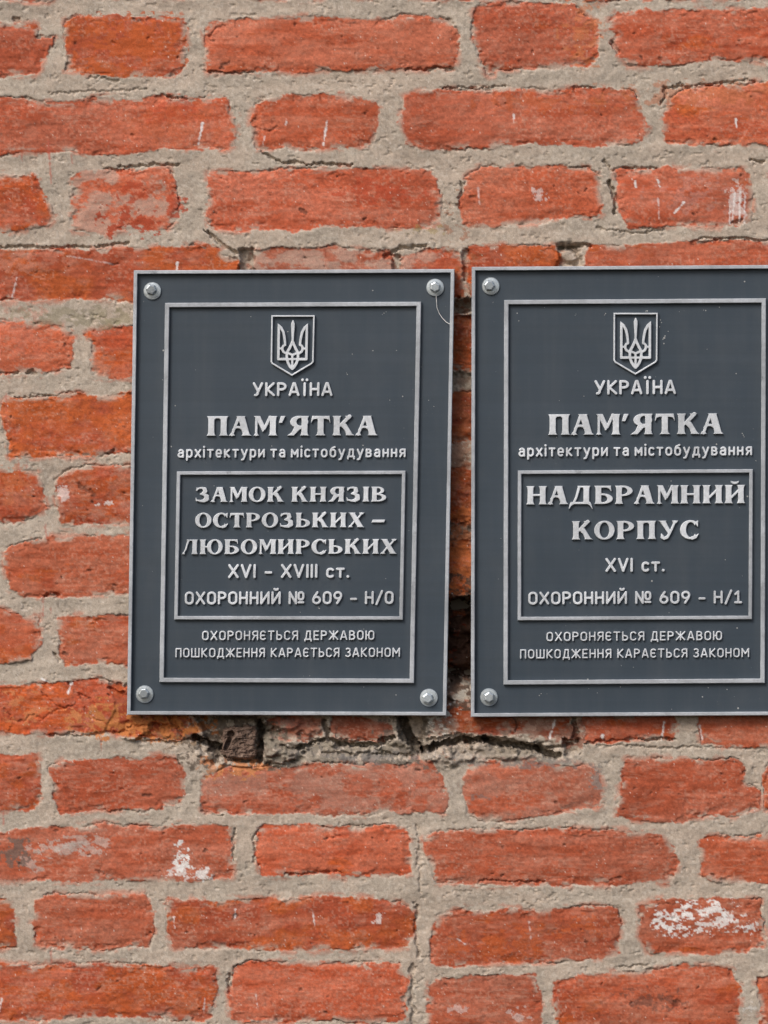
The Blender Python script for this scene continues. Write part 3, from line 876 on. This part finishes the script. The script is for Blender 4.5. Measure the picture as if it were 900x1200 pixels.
# lower case, height 1 = x-height
LOW = {
 'а': (.58, [ARC(.30, .70, .26, .30, 150, 0) + [(.56, .0)], [(.56, .56), (.26, .56)] + ARC(.26, .28, .26, .28, 90, 270) + [(.40, .02), (.56, .18)]]),
 'р': (.58, [[(0, -.42), (0, 1)], RR(0, 0, .58, 1, .29, .36)]),
 'х': (.58, [[(0, 0), (.58, 1)], [(0, 1), (.58, 0)]]),
 'і': (.0, [[(0, 0), (0, 1)], [(0, 1.42), (0, 1.43)]]),
 'т': (.60, [[(0, 1), (.60, 1)], [(.30, 1), (.30, 0)]]),
 'е': (.56, [[(0, .48), (.56, .48)] + ARC(.28, .66, .28, .34, 0, 180) + ARC(.28, .34, .28, .34, 180, 310)]),
 'к': (.54, [[(0, 0), (0, 1)], [(.50, 1), (.08, .52), (.54, 0)]]),
 'у': (.62, [[(0, 1), (.32, .12)], [(.62, 1), (.32, .0), (.20, -.36), (.02, -.42)]]),
 'и': (.60, [[(0, 1), (0, 0), (.60, 1), (.60, 0)]]),
 'м': (.72, [[(0, 0), (0, 1), (.36, .34), (.72, 1), (.72, 0)]]),
 'с': (.50, [ARC(.28, .68, .28, .32, 40, 180) + ARC(.28, .32, .28, .32, 180, 320)]),
 'о': (.60, [RR(0, 0, .60, 1, .29, .36)]),
 'б': (.60, [RR(0, 0, .60, .98, .29, .36), [(0, .5), (.03, .95), (.18, 1.22), (.52, 1.38)]]),
 'д': (.72, [[(.12, 0), (.22, 1), (.62, 1), (.62, 0)], [(0, -.30), (0, 0), (.74, 0), (.74, -.30)]]),
 'в': (.56, [[(0, 0), (0, 1), (.28, 1)] + ARC(.28, .77, .23, .23, 90, -90) + [(0, .54)], [(.28, .54)] + ARC(.28, .27, .27, .27, 90, -90) + [(0, 0)]]),
 'н': (.56, [[(0, 0), (0, 1)], [(.56, 0), (.56, 1)], [(0, .5), (.56, .5)]]),
 'я': (.56, [[(.56, 0), (.56, 1), (.26, 1)] + ARC(.26, .73, .25, .27, 90, 270) + [(.56, .46)], [(.26, .46), (.02, 0)]]),
}


# heavy flared serif face, cap height 1
def stem(xc, w=.31, sw=.47, y0=0., y1=1.):
    a, s = w / 2, sw / 2
    return ('P', [(xc - s, y0), (xc + s, y0), (xc + s - .03, y0 + .035), (xc + a + .02, y0 + .09), (xc + a, y0 + .2), (xc + a, y1 - .2), (xc + a + .02, y1 - .09), (xc + s - .03, y1 - .035), (xc + s, y1),
                  (xc - s, y1), (xc - s + .03, y1 - .035), (xc - a - .02, y1 - .09), (xc - a, y1 - .2), (xc - a, y0 + .2), (xc - a - .02, y0 + .09), (xc - s + .03, y0 + .035)])


def foot(x0, x1, xa, xb, top=False):
    if top:
        return ('P', [(x0, 1), (x1, 1), (x1 - .04, .96), (xb, .86), (xa, .86), (x0 + .04, .96)])
    return ('P', [(x0, 0), (x1, 0), (x1 - .04, .04), (xb, .14), (xa, .14), (x0 + .04, .04)])


def ring(cx, cy, rx, ry, ix, iy, x_min=-9, dx=0.):
    return ('R', cx, cy, rx, ry, ix, iy, x_min, dx)


def S(pts, r):
    return ('S', pts, r)


AD = [('P', [(.36, 1), (.84, 1), (.81, .95), (1.05, .10), (1.15, 0), (.63, 0), (.69, .05), (.70, .12), (.46, .93)]),
      S([(.17, .04), (.33, .48), (.50, .92)], [.07, .07, .085]), foot(0, .34, .10, .26), S(ARC(.47, .24, .25, .20, 165, 25, 6), .062)]
II = [stem(.22), stem(.88), S([(.34, .30), (.76, .72)], .065)]
SERIF = {
 'П': (1.08, [stem(.23), stem(.85), ('P', [(.1, .88), (1.0, .88), (1.0, 1), (.1, 1)]), ('P', [(.36, .80), (.48, .89), (.36, .95)]), ('P', [(.72, .80), (.60, .89), (.72, .95)])]),
 'А': (1.15, AD),
 'М': (1.18, [S([(.15, .04), (.15, .94)], .065), foot(0, .30, .09, .21), ('P', [(0, 1), (.34, 1), (.62, .40), (.50, .20), (.46, .20), (.14, .86), (.05, .96)]),
              S([(.55, .36), (.83, .95)], .075), stem(.98, .31, .46), ('P', [(.74, 1), (1, 1), (1, .8), (.80, .86)])]),
 "'": (.34, [('P', [(0, .64), (.17, .64), (.34, 1), (.10, 1)])]),
 'Я': (1.10, [stem(.87, .31, .46), ring(.60, .70, .46, .31, .19, .19, -9, .06), ('P', [(.62, .50), (.76, .36), (.62, .30), (.34, .0), (.0, 0), (.06, .05), (.22, .16), (.36, .46)])]),
 'Т': (.98, [stem(.49, .31, .52), ('P', [(.06, 1), (.92, 1), (.90, .84), (.08, .84)]), ('P', [(.05, 1), (.28, 1), (.24, .84), (.10, .80), (.02, .64), (0, .66)]), ('P', [(.93, 1), (.70, 1), (.74, .84), (.88, .80), (.96, .64), (.98, .66)])]),
 'К': (1.12, [stem(.23), S([(.36, .48), (.60, .70), (.86, .97)], [.07, .09, .10]), ('P', [(.62, 1), (1.02, 1), (.86, .90), (.70, .90)]),
              ('P', [(.36, .54), (.52, .68), (.70, .60), (.86, .34), (1.02, .08), (1.13, 0), (.68, 0), (.70, .06), (.62, .28), (.44, .46)])]),
 'З': (.96, [S([(.10, .82), (.26, .93), (.46, .94), (.62, .86), (.64, .72), (.54, .60), (.34, .54)], [.05, .06, .07, .13, .15, .10, .045]),
             S([(.34, .53), (.58, .50), (.74, .38), (.74, .22), (.58, .09), (.36, .07), (.12, .12)], [.045, .09, .15, .17, .12, .075, .055]),
             ('P', [(.08, .96), (.12, .98), (.20, .88), (.14, .74), (.06, .74)]), ('P', [(.02, .30), (.06, .30), (.16, .14), (.12, .04), (.05, .06)])]),
 'О': (1.10, [ring(.55, .5, .55, .52, .25, .41)]),
 'Н': (1.10, [stem(.22), stem(.88), ('P', [(.3, .45), (.8, .45), (.8, .57), (.3, .57)])]),
 'І': (.48, [stem(.24)]),
 'В': (1.02, [stem(.23), ring(.42, .745, .44, .255, .20, .155, .3), ring(.46, .27, .54, .27, .25, .165, .3)]),
 'С': (1.02, [('C', .55, .5, .55, .52, .25, .40), ('P', [(.96, 1.0), (.98, .98), (.97, .66), (.92, .66), (.84, .82), (.72, .90)]), S([(.66, .05), (.84, .10), (.98, .26)], [.10, .08, .03])]),
 'Р': (.98, [stem(.23), ring(.42, .71, .54, .29, .25, .185, .3)]),
 'Ь': (1.00, [stem(.23), ring(.44, .29, .54, .29, .24, .185, .3)]),
 'И': (1.10, II),
 'Й': (1.10, II + [S(ARC(.55, 1.26, .22, .16, 200, 340, 6), [.02, .05, .065, .07, .065, .05, .02])]),
 'Х': (1.12, [('P', [(.0, 1), (.50, 1), (.47, .95), (1.02, .06), (1.12, 0), (.60, 0), (.64, .05), (.10, .95)]),
              S([(.16, .05), (.44, .42)], .065), S([(.64, .58), (.92, .95)], .065), foot(.0, .36, .10, .26), foot(.72, 1.10, .80, 1.0, True)]),
 'Л': (1.08, [stem(.85, .31, .46), ('P', [(.34, .90), (.9, .90), (.9, 1), (.30, 1)]), S([(.10, .03), (.26, .34), (.36, .70), (.44, .93)], [.035, .06, .065, .07]), foot(0, .24, .06, .19)]),
 'Ю': (1.56, [stem(.23), ('P', [(.3, .45), (.6, .45), (.6, .57), (.3, .57)]), ring(1.03, .5, .53, .52, .24, .41)]),
 'Б': (1.02, [stem(.23), ('P', [(.2, .88), (.86, .88), (.86, 1), (.2, 1)]), ('P', [(.66, 1), (.90, 1), (.93, .70), (.89, .70), (.82, .82), (.68, .88)]), ring(.46, .29, .54, .29, .24, .185, .3)]),
 'Д': (1.26, [stem(.93, .31, .46), ('P', [(.48, .90), (1., .90), (1., 1), (.44, 1)]), S([(.24, .05), (.40, .40), (.54, .93)], [.06, .065, .075]),
              ('P', [(.10, .13), (1.14, .13), (1.20, 0), (1.28, -.26), (1.24, -.26), (1.12, -.08), (1.0, 0), (.26, 0), (.14, -.08), (.02, -.26), (-.02, -.26), (.04, 0)])]),
 'У': (1.10, [('P', [(0, 1), (.46, 1), (.43, .95), (.72, .36), (.60, .22), (.10, .95)]), S([(.92, .95), (.66, .36), (.50, .10), (.34, .04), (.22, .10)], [.065, .07, .085, .09, .08]),
              ('P', [(.16, .30), (.20, .31), (.32, .18), (.24, .02), (.15, .08)]), foot(.74, 1.10, .82, 1.0, True)]),
 '–': (.92, [('P', [(0, .32), (.84, .32), (.92, .52), (.08, .52)])]),
}


def eval_serif(X, Y, prims):
    d = np.full(X.shape, 1e9)
    for p in prims:
        if p[0] == 'P':
            q = sd_poly(X, Y, p[1])
        elif p[0] == 'S':
            q = sd_path(X, Y, p[1], p[2])
        elif p[0] == 'R':
            _, cx, cy, rx, ry, ix, iy, xm, dx = p
            q = np.maximum(sd_ell(X, Y, cx, cy, rx, ry), -sd_ell(X, Y, cx + dx, cy, ix, iy))
            q = np.maximum(q, xm - X)
        else:
            _, cx, cy, rx, ry, ix, iy = p
            q = np.maximum(sd_ell(X, Y, cx, cy, rx, ry), -sd_ell(X, Y, cx + .03, cy, ix, iy))
            q = np.maximum(q, -sd_poly(X, Y, [(cx + .12, .5), (cx + .32, .84), (2, 1.2), (2, -.4), (cx + .34, .14)]))
        d = np.minimum(d, q)
    return d


CELL = 0.32


def text_line(txt, style, x0, x1, ytop, ybase, weight, shear, rise, y_back, parent, loc, height=.0020):
    """rise: how much the base line climbs over the length of the line"""
    cap = ybase - ytop
    items, x = [], 0.0
    lower_unit = style == 'low'
    gap = {'serif': .085, 'sans': .115, 'wide': .16, 'low': .24}[style]
    t = weight / 2
    for ch in txt:
        if ch == ' ':
            x += {'serif': .36, 'sans': .46, 'wide': .44, 'low': .42}[style]
            continue
        if style == 'serif':
            wd, pr = SERIF[ch]
            if ch in 'АДЛ' and items:
                x -= .07
            items.append((x, pr, 1, wd))
            x += wd + gap
        else:
            tab, k = (LOW, 1.0 if lower_unit else .73) if ch in LOW else (SANS, 1.0)
            wd, pr = tab[ch]
            items.append((x + t, pr, k, wd * k))
            x += wd * k + weight + gap
    x -= gap
    sxx = (x1 - x0) / x                       # layout units per glyph unit across
    gx = np.arange(x0 - 6, x1 + 6, CELL)
    gy = np.arange(ytop - .65 * cap - 2, ybase + .6 * cap + 2, CELL)
    F_ = np.full((len(gy), len(gx)), 9.0)
    GXX, GYY = np.meshgrid(gx, gy)
    mid = (ytop + ybase) / 2
    U = (GXX - shear * (GYY - mid) - x0) / sxx
    V = (ybase - rise * ((GXX - x0) / (x1 - x0) - .5) - GYY) / cap
    asp = sxx / cap
    for xo, pr, k, wd in items:
        i0, i1 = np.searchsorted(gx, [x0 + (xo - .3) * sxx, x0 + (xo + wd + .3) * sxx])
        s = (slice(None), slice(max(i0, 0), i1))
        if style == 'serif':
            d = eval_serif(U[s] - xo, V[s], pr) * min(sxx, cap)
        else:
            d = np.full(U[s].shape, 9e9)
            for path in pr:
                q = [((px * k) * asp, t * .95 + py * (k - 1.9 * t) if not lower_unit else t * .95 + py * (1 - 1.9 * t)) for px, py in path]
                dots = len(path) == 2 and abs(path[0][1] - path[1][1]) < .02 and abs(path[0][0] - path[1][0]) < .02
                d = np.minimum(d, sd_path((U[s] - xo) * asp, V[s], q, t * (1.12 if dots else 1.0)))
            d = d * cap
        F_[s] = np.minimum(F_[s], d)
    return relief('inscription', F_, gx, gy, y_back, height, .0005, M_LETTER, parent, loc)


# ------------------------------------------------------------------ plaque parts
def quad_frame(name, outer, width, y_back, height, mat, parent, loc, bev=.0006):
    """raised mitred frame; outer: TL, TR, BR, BL"""
    o = np.array(outer, float)

    def inset(q, dd):
        n = len(q)
        L = []
        for i in range(n):
            a, b = q[i], q[(i + 1) % n]
            e = (b - a) / np.linalg.norm(b - a)
            nrm = np.array([-e[1], e[0]])
            L.append((a + nrm * dd, e))
        r = []
        for i in range(n):
            (p, e), (p2, e2) = L[i - 1], L[i]
            A = np.array([e, -e2]).T
            t = np.linalg.solve(A, p2 - p)
            r.append(p + e * t[0])
        return np.array(r)
    b = bev / PX
    rings = [(inset(o, 0), 0), (inset(o, 0), height - bev), (inset(o, b), height), (inset(o, width - b), height), (inset(o, width), height - bev), (inset(o, width), 0)]
    # subdivide the sides so that the worn edge can wander a little
    N = 60
    co = []
    rg = np.random.default_rng(int(abs(o).sum()))
    for q, hgt in rings:
        for i in range(4):
            a, c = q[i], q[(i + 1) % 4]
            for k in range(N):
                p = a + (c - a) * k / N
                jit = 0 if k == 0 else rg.normal(0, .05, 2)
                co.append(P(p[0:1] + (jit if k == 0 else jit[0]), p[1:2] + (jit if k == 0 else jit[1]), y_back - hgt)[0])
    n = 4 * N
    f = []
    for r in range(len(rings) - 1):
        for i in range(n):
            j = (i + 1) % n
            f += [r * n + i, (r + 1) * n + i, (r + 1) * n + j, r * n + j]
    return mesh_np(name, co, f, [4] * (len(f) // 4), mat, parent, loc)


def slab(name, quad, y_back, y_front, mat, parent, loc, bev=.0008):
    q = np.array(quad, float)
    c = q.mean(0)
    inn = c + (q - c) * (1 - bev / PX / 200)
    lay = [(q, y_back), (q, y_front + bev), (inn, y_front)]
    co = [P(p[0:1], p[1:2], y)[0] for qq, y in lay for p in qq]
    f = [0, 1, 2, 3, 11, 10, 9, 8]
    sz = [4, 4]
    for r in range(2):
        for i in range(4):
            j = (i + 1) % 4
            f += [r * 4 + i, (r + 1) * 4 + i, (r + 1) * 4 + j, r * 4 + j]
            sz.append(4)
    return mesh_np(name, co, f, sz, mat, parent, loc)


def lathe(prof, n, cx, cy, y0, tilt=(0, 0), phase=0.0):
    """prof: (radius in layout units, height m)"""
    co, f, sz = [], [], []
    for r, h in prof:
        for i in range(n):
            a = 2 * math.pi * i / n + phase
            dx, dy = r * math.cos(a), r * math.sin(a)
            hh = h + (tilt[0] * dx + tilt[1] * dy) * PX * (1 if h > 0 else 0)
            co.append(P(np.array([cx + dx]), np.array([cy + dy]), y0 - hh)[0])
    for k in range(len(prof) - 1):
        for i in range(n):
            j = (i + 1) % n
            f += [k * n + i, k * n + j, (k + 1) * n + j, (k + 1) * n + i]
            sz.append(4)
    last = (len(prof) - 1) * n
    f += [last + i for i in range(n)]
    sz.append(n)
    return co, f, sz


def bolt(cx, cy, hx, hy, phase, y0, parent, loc):
    """hexagon head, with its washer as a sub-part"""
    co, f, sz = lathe([(6.6, 0), (6.6, .0036), (5.9, .0046), (4.6, .0050)], 6, cx + hx, cy + hy, y0 - .0018, (hx * .05, hy * .05), phase)
    head = mesh_np('bolt', co, f, sz, M_ZINC, parent, loc)
    co, f, sz = lathe([(10.4, 0), (10.4, .0012), (9.7, .0018), (7.6, .0020), (3, .0021)], 40, cx, cy, y0, (0, 0), 0)
    mesh_np('washer', co, f, sz, M_ZINC, head, loc)
    return head


def coat_of_arms(ox, oy, k, shear, y_back, parent, loc):
    """ox, oy: layout position of the shield's top middle; k scale; drawn on a 873 x 1200 board at 10.91 per unit"""
    gx = np.arange(ox - 32 * k, ox + 32 * k, .26)
    gy = np.arange(oy - 4, oy + 78 * k, .26)
    GXX, GYY = np.meshgrid(gx, gy)
    u = (GXX - shear * (GYY - oy - 35) - ox) / k * 10.91 + 413
    v = (GYY - oy) / k * 10.91 + 103
    sc = k / 10.91
    sh = [(135, 103), (692, 103), (688, 700), (668, 728), (412, 882), (152, 728), (135, 700)]
    outer = sd_poly(u, v, sh)
    shield = np.maximum(outer, -(outer + 22)) * sc
    s_o = relief('coat_of_arms', shield, gx, gy, y_back, .0036, .0005, M_LETTER, parent, loc)
    x = 413 - np.abs(u - 413)                 # the trident is symmetrical
    A = lambda pts, r: sd_path(x, v, pts, [q * 1.03 for q in r] if hasattr(r, '__len__') else r * 1.03)
    d = A([(234, 250), (234, 665), (340, 665)], 16)
    d = np.minimum(d, sd_poly(x, v, [(219, 205), (238, 225), (250, 300), (219, 300)]))
    d = np.minimum(d, A([(230, 225), (262, 262), (292, 318), (306, 380), (314, 430), (318, 484)], [9, 16, 17, 16, 15, 15]))
    d = np.minimum(d, A([(318, 484), (296, 494), (284, 516), (284, 545), (298, 572), (326, 588), (362, 590), (412, 612)], [14, 14, 15, 15, 15, 15, 14, 14]))
    d = np.minimum(d, A([(244, 530), (284, 530)], 13))
    d = np.minimum(d, sd_poly(x, v, [(413, 160), (403, 172), (392, 205), (391, 240), (400, 300), (402, 380), (396, 440), (413, 470), (440, 470), (440, 160)]) if False else A([(413, 176), (413, 212), (413, 245), (413, 310), (413, 400), (413, 440)], [10, 23, 23, 18, 14, 14]))
    d = np.minimum(d, A([(411, 430), (396, 480), (372, 530), (350, 570), (342, 610), (342, 665), (362, 720), (388, 762), (411, 790)], [13, 17, 17, 16, 16, 17, 17, 18, 15]))
    d = np.minimum(d, A([(413, 612), (413, 770)], 14))
    d = np.minimum(d, A([(340, 665), (413, 665)], 13))
    relief('trident', d * sc, gx, gy, y_back, .0038, .0003, M_LETTER, s_o, loc)
    return s_o


M_SPECK, _t, _b = new_mat('dried_lime_specks')
_n = noise(_t, 900)
_r3 = ramp(_t, _n.outputs['Fac'], [(.3, (.22, .23, .23)), (.7, (.48, .48, .47))])
_t.links.new(_r3.outputs[0], _b.inputs['Base Color'])
_b.inputs['Roughness'].default_value = .95


def scatter(seed, x0, y0, x1, y1, n, fixed):
    g = np.random.default_rng(seed)
    return list(fixed) + [(g.uniform(x0, x1), g.uniform(y0, y1), .25 + g.exponential(.22)) for _ in range(n)]


def plaque(label, outer, inner, boxq, lines, emblem, bolts, shear, rise, specks):
    yb, yf = -.0040, -.0095
    c = np.array(outer, float)
    base = P(np.array([(c[2, 0] + c[3, 0]) / 2]), np.array([(c[2, 1] + c[3, 1]) / 2]), yb)[0]
    loc = tuple(base)
    t = empty('plaque', loc, label, 'plaque', 'metal plaques on the brick wall')
    slab('panel', outer, yb, yf, M_PANEL, t, loc)
    cc = c.mean(0)
    quad_frame('outer_border', c + (c - cc) / np.abs(c - cc) * .2, 4.4, yf + .0004, .0058, M_BORDER, t, loc)
    quad_frame('inner_border', inner, 5.3, yf + .0002, .0044, M_BORDER, t, loc)
    quad_frame('text_frame', boxq, 4.3, yf + .0002, .0040, M_BORDER, t, loc)
    coat_of_arms(*emblem, shear, yf + .0002, t, loc)
    for L in lines:
        text_line(*L, shear, rise * (L[3] - L[2]), yf + .0002, t, loc, .0030 if L[1] == 'serif' else .0026)
    sp_co, sp_f, sp_sz = [], [], []
    for sx_, sy_, sr_ in specks:
        c_, f_, z_ = lathe([(sr_, 0), (sr_ * .8, .00025)], 7, sx_, sy_, yf, (0, 0), sx_)
        q_ = len(sp_co)
        sp_co += c_
        sp_f += [q_ + i_ for i_ in f_]
        sp_sz += z_
    mesh_np('dirt_specks', sp_co, sp_f, sp_sz, M_SPECK, t, loc)['kind'] = 'stuff'
    for b in bolts:
        bolt(*b, yf, t, loc)
    return t


left = plaque(
    'dark grey plaque with silver serif lettering ending in the number 609 – Н/0',
    [(157, 317), (532.5, 315.5), (523, 838.5), (149, 837.5)],
    [(193.4, 355), (493.6, 353.6), (485.2, 800.6), (186.8, 799.6)],
    [(207.2, 552.4), (475.4, 551.6), (472.2, 726.6), (204.2, 726.2)],
    [('УКРАЇНА', 'sans', 296, 390, 448, 464.4, .185), ("ПАМ'ЯТКА", 'serif', 242.3, 442.9, 487.5, 510.6, 0),
     ('архітектури та містобудування', 'low', 208.2, 475.4, 526, 536.4, .23),
     ('ЗАМОК КНЯЗІВ', 'serif', 228.8, 453.2, 570.6, 588.2, 0), ('ОСТРОЗЬКИХ –', 'serif', 228.6, 451.6, 600.9, 618.2, 0),
     ('ЛЮБОМИРСЬКИХ', 'serif', 213.2, 465.4, 632, 649.4, 0),
     ('XVI – XVIII ст.', 'sans', 267.3, 409.8, 661, 677.6, .185), ('ОХОРОННИЙ № 609 – Н/0', 'sans', 216.5, 461.5, 693, 708.4, .185),
     ('ОХОРОНЯЄТЬСЯ ДЕРЖАВОЮ', 'wide', 236.8, 438.7, 739, 750.3, .165), ('ПОШКОДЖЕННЯ КАРАЄТЬСЯ ЗАКОНОМ', 'wide', 205.6, 469, 759.2, 770.4, .165)],
    (342.9, 369.4, 1.0),
    [(178.6, 341, -1.6, -1.8, .2), (510, 337, -.2, -.8, .6), (169.6, 813.6, -1.2, -1.0, .9), (502.6, 817.6, -1.4, .8, .35)],
    -.0165, .0025,
    scatter(3, 160, 325, 518, 832, 46, [(450, 367, .6), (452.5, 365.5, .5), (448, 368.5, .4), (412.8, 415, .5), (407, 438.7, .6), (406, 437, .4), (456.8, 469, .6), (437, 411, .7), (374, 713, .8), (373, 711.5, .5), (452, 678, .5)]))
right = plaque(
    'dark grey plaque with silver serif lettering ending in the number 609 – Н/1',
    [(553, 313), (939, 310.5), (937.5, 838), (552, 840)],
    [(590.8, 351.6), (897.8, 349.6), (896.4, 800.4), (590, 802.6)],
    [(606.8, 551.4), (882.4, 549.8), (881.4, 725.8), (606.6, 727.2)],
    [('УКРАЇНА', 'sans', 696.6, 792.4, 445.4, 462.4, .185), ("ПАМ'ЯТКА", 'serif', 642.2, 848, 485, 509.2, 0),
     ('архітектури та містобудування', 'low', 607.7, 881.5, 523.9, 534.6, .23),
     ('НАДБРАМНИЙ', 'serif', 616.8, 873.2, 569, 590.6, 0), ('КОРПУС', 'serif', 670, 819.2, 610.4, 632, 0),
     ('XVI ст.', 'sans', 709.4, 779.2, 653.8, 670.3, .185), ('ОХОРОННИЙ № 609 – Н/1', 'sans', 619, 869.6, 692.8, 708, .185),
     ('ОХОРОНЯЄТЬСЯ ДЕРЖАВОЮ', 'wide', 640.3, 846.2, 740, 751, .165), ('ПОШКОДЖЕННЯ КАРАЄТЬСЯ ЗАКОНОМ', 'wide', 609.4, 878.2, 760.2, 771.2, .165)],
    (744.9, 366.6, 1.02),
    [(575.2, 335.4, -1.6, -.9, .1), (573, 817, .2, .2, .5), (914.5, 332, -.6, -.6, .7), (915, 815, .3, .2, .0)],
    -.0025, .006,
    scatter(4, 560, 320, 895, 832, 60, [(709.7, 367.5, .7), (708.5, 369, .5), (758.3, 364.4, 1.0), (756.5, 364.6, .5), (774, 375, .6), (775.2, 378, .7), (773, 383, .7), (778.5, 396, 1.3), (779.3, 393.8, .9), (777, 397.5, .8), (778, 402.6, .9),
        (827, 364, .7), (843, 360, .6), (869.8, 508, .7), (871, 510, .6), (872, 512, .5), (862.7, 437.8, .7), (850, 656, .6), (784, 718, .5), (700, 812, .5), (830, 806, .6), (852, 808, .7), (865, 830, 1.1), (632, 815, .6), (606, 367, .8), (675, 368, .4), (674, 369.5, .4), (608, 376, .6), (727, 805, .6), (690, 807, .4)]))

# ------------------------------------------------------------------ wooden plug in the hole under the left plaque
gx = np.arange(240, 318, .5)
gy = np.arange(836, 902, .5)
GXX, GYY = np.meshgrid(gx, gy)
nn = fbm(gx, gy, 10, 9, 71, 4, .65)
n2 = fbm(gx, gy, 26, 5, 72, 3, .6)
dp = sd_poly(GXX, GYY, [(262, 856), (272, 851), (298, 850), (302, 858), (300, 886), (288, 890), (266, 890), (258, 880)]) + (nn - .5) * 4
hole = np.maximum(smooth(6, 2.5, np.hypot((GXX - 271), (GYY - 861) * 1.1)), smooth(2.5, .5, sd_seg(GXX, GYY, (271, 862), (265, 876), 1)))
hmap = (nn - .5) * .0045 + (n2 - .5) * .003 - hole * .008


def sagf(x, y):
    i = np.clip(((x - gx[0]) / .5).astype(int), 0, len(gx) - 1)
    j = np.clip(((y - gy[0]) / .5).astype(int), 0, len(gy) - 1)
    return hmap[j, i]


plug_loc = tuple(P(np.array([280.]), np.array([890.]), .015)[0])
plug = relief('wooden_plug', dp, gx, gy, .016, .0165, .003, M_WOOD, None, plug_loc, sagf)
plug.location = plug_loc
plug['label'] = 'cracked brown block wedged in the broken hole under the left plaque'
plug['category'] = 'plug'

# ------------------------------------------------------------------ stray fibre hanging from a bolt
pts = [(511, 345), (511.5, 352), (512, 360), (514.5, 367), (518.5, 373), (523, 377.5), (527.5, 380)]
cu = bpy.data.curves.new('loose_thread', 'CURVE')
cu.dimensions = '3D'
sp = cu.splines.new('POLY')
sp.points.add(len(pts) - 1)
tl = P(np.array([511.]), np.array([345.]), -.012)[0]
for q, (a, b), y in zip(sp.points, pts, (-.0128, -.0118, -.0110, -.0108, -.0112, -.0125, -.0146)):
    p = P(np.array([a]), np.array([b]), y)[0] - tl
    q.co = (*p, 1)
cu.bevel_depth = .00032
cu.bevel_resolution = 2
tmp = bpy.data.objects.new('tmp', cu)
COL.objects.link(tmp)
dg = bpy.context.evaluated_depsgraph_get()
me = bpy.data.meshes.new_from_object(tmp.evaluated_get(dg))
bpy.data.objects.remove(tmp)
me.materials.clear()
me.materials.append(M_HAIR)
th = bpy.data.objects.new('loose_thread', me)
COL.objects.link(th)
th.location = tl
th['label'] = 'thin pale thread hanging from the top right bolt of the left plaque'
th['category'] = 'thread'
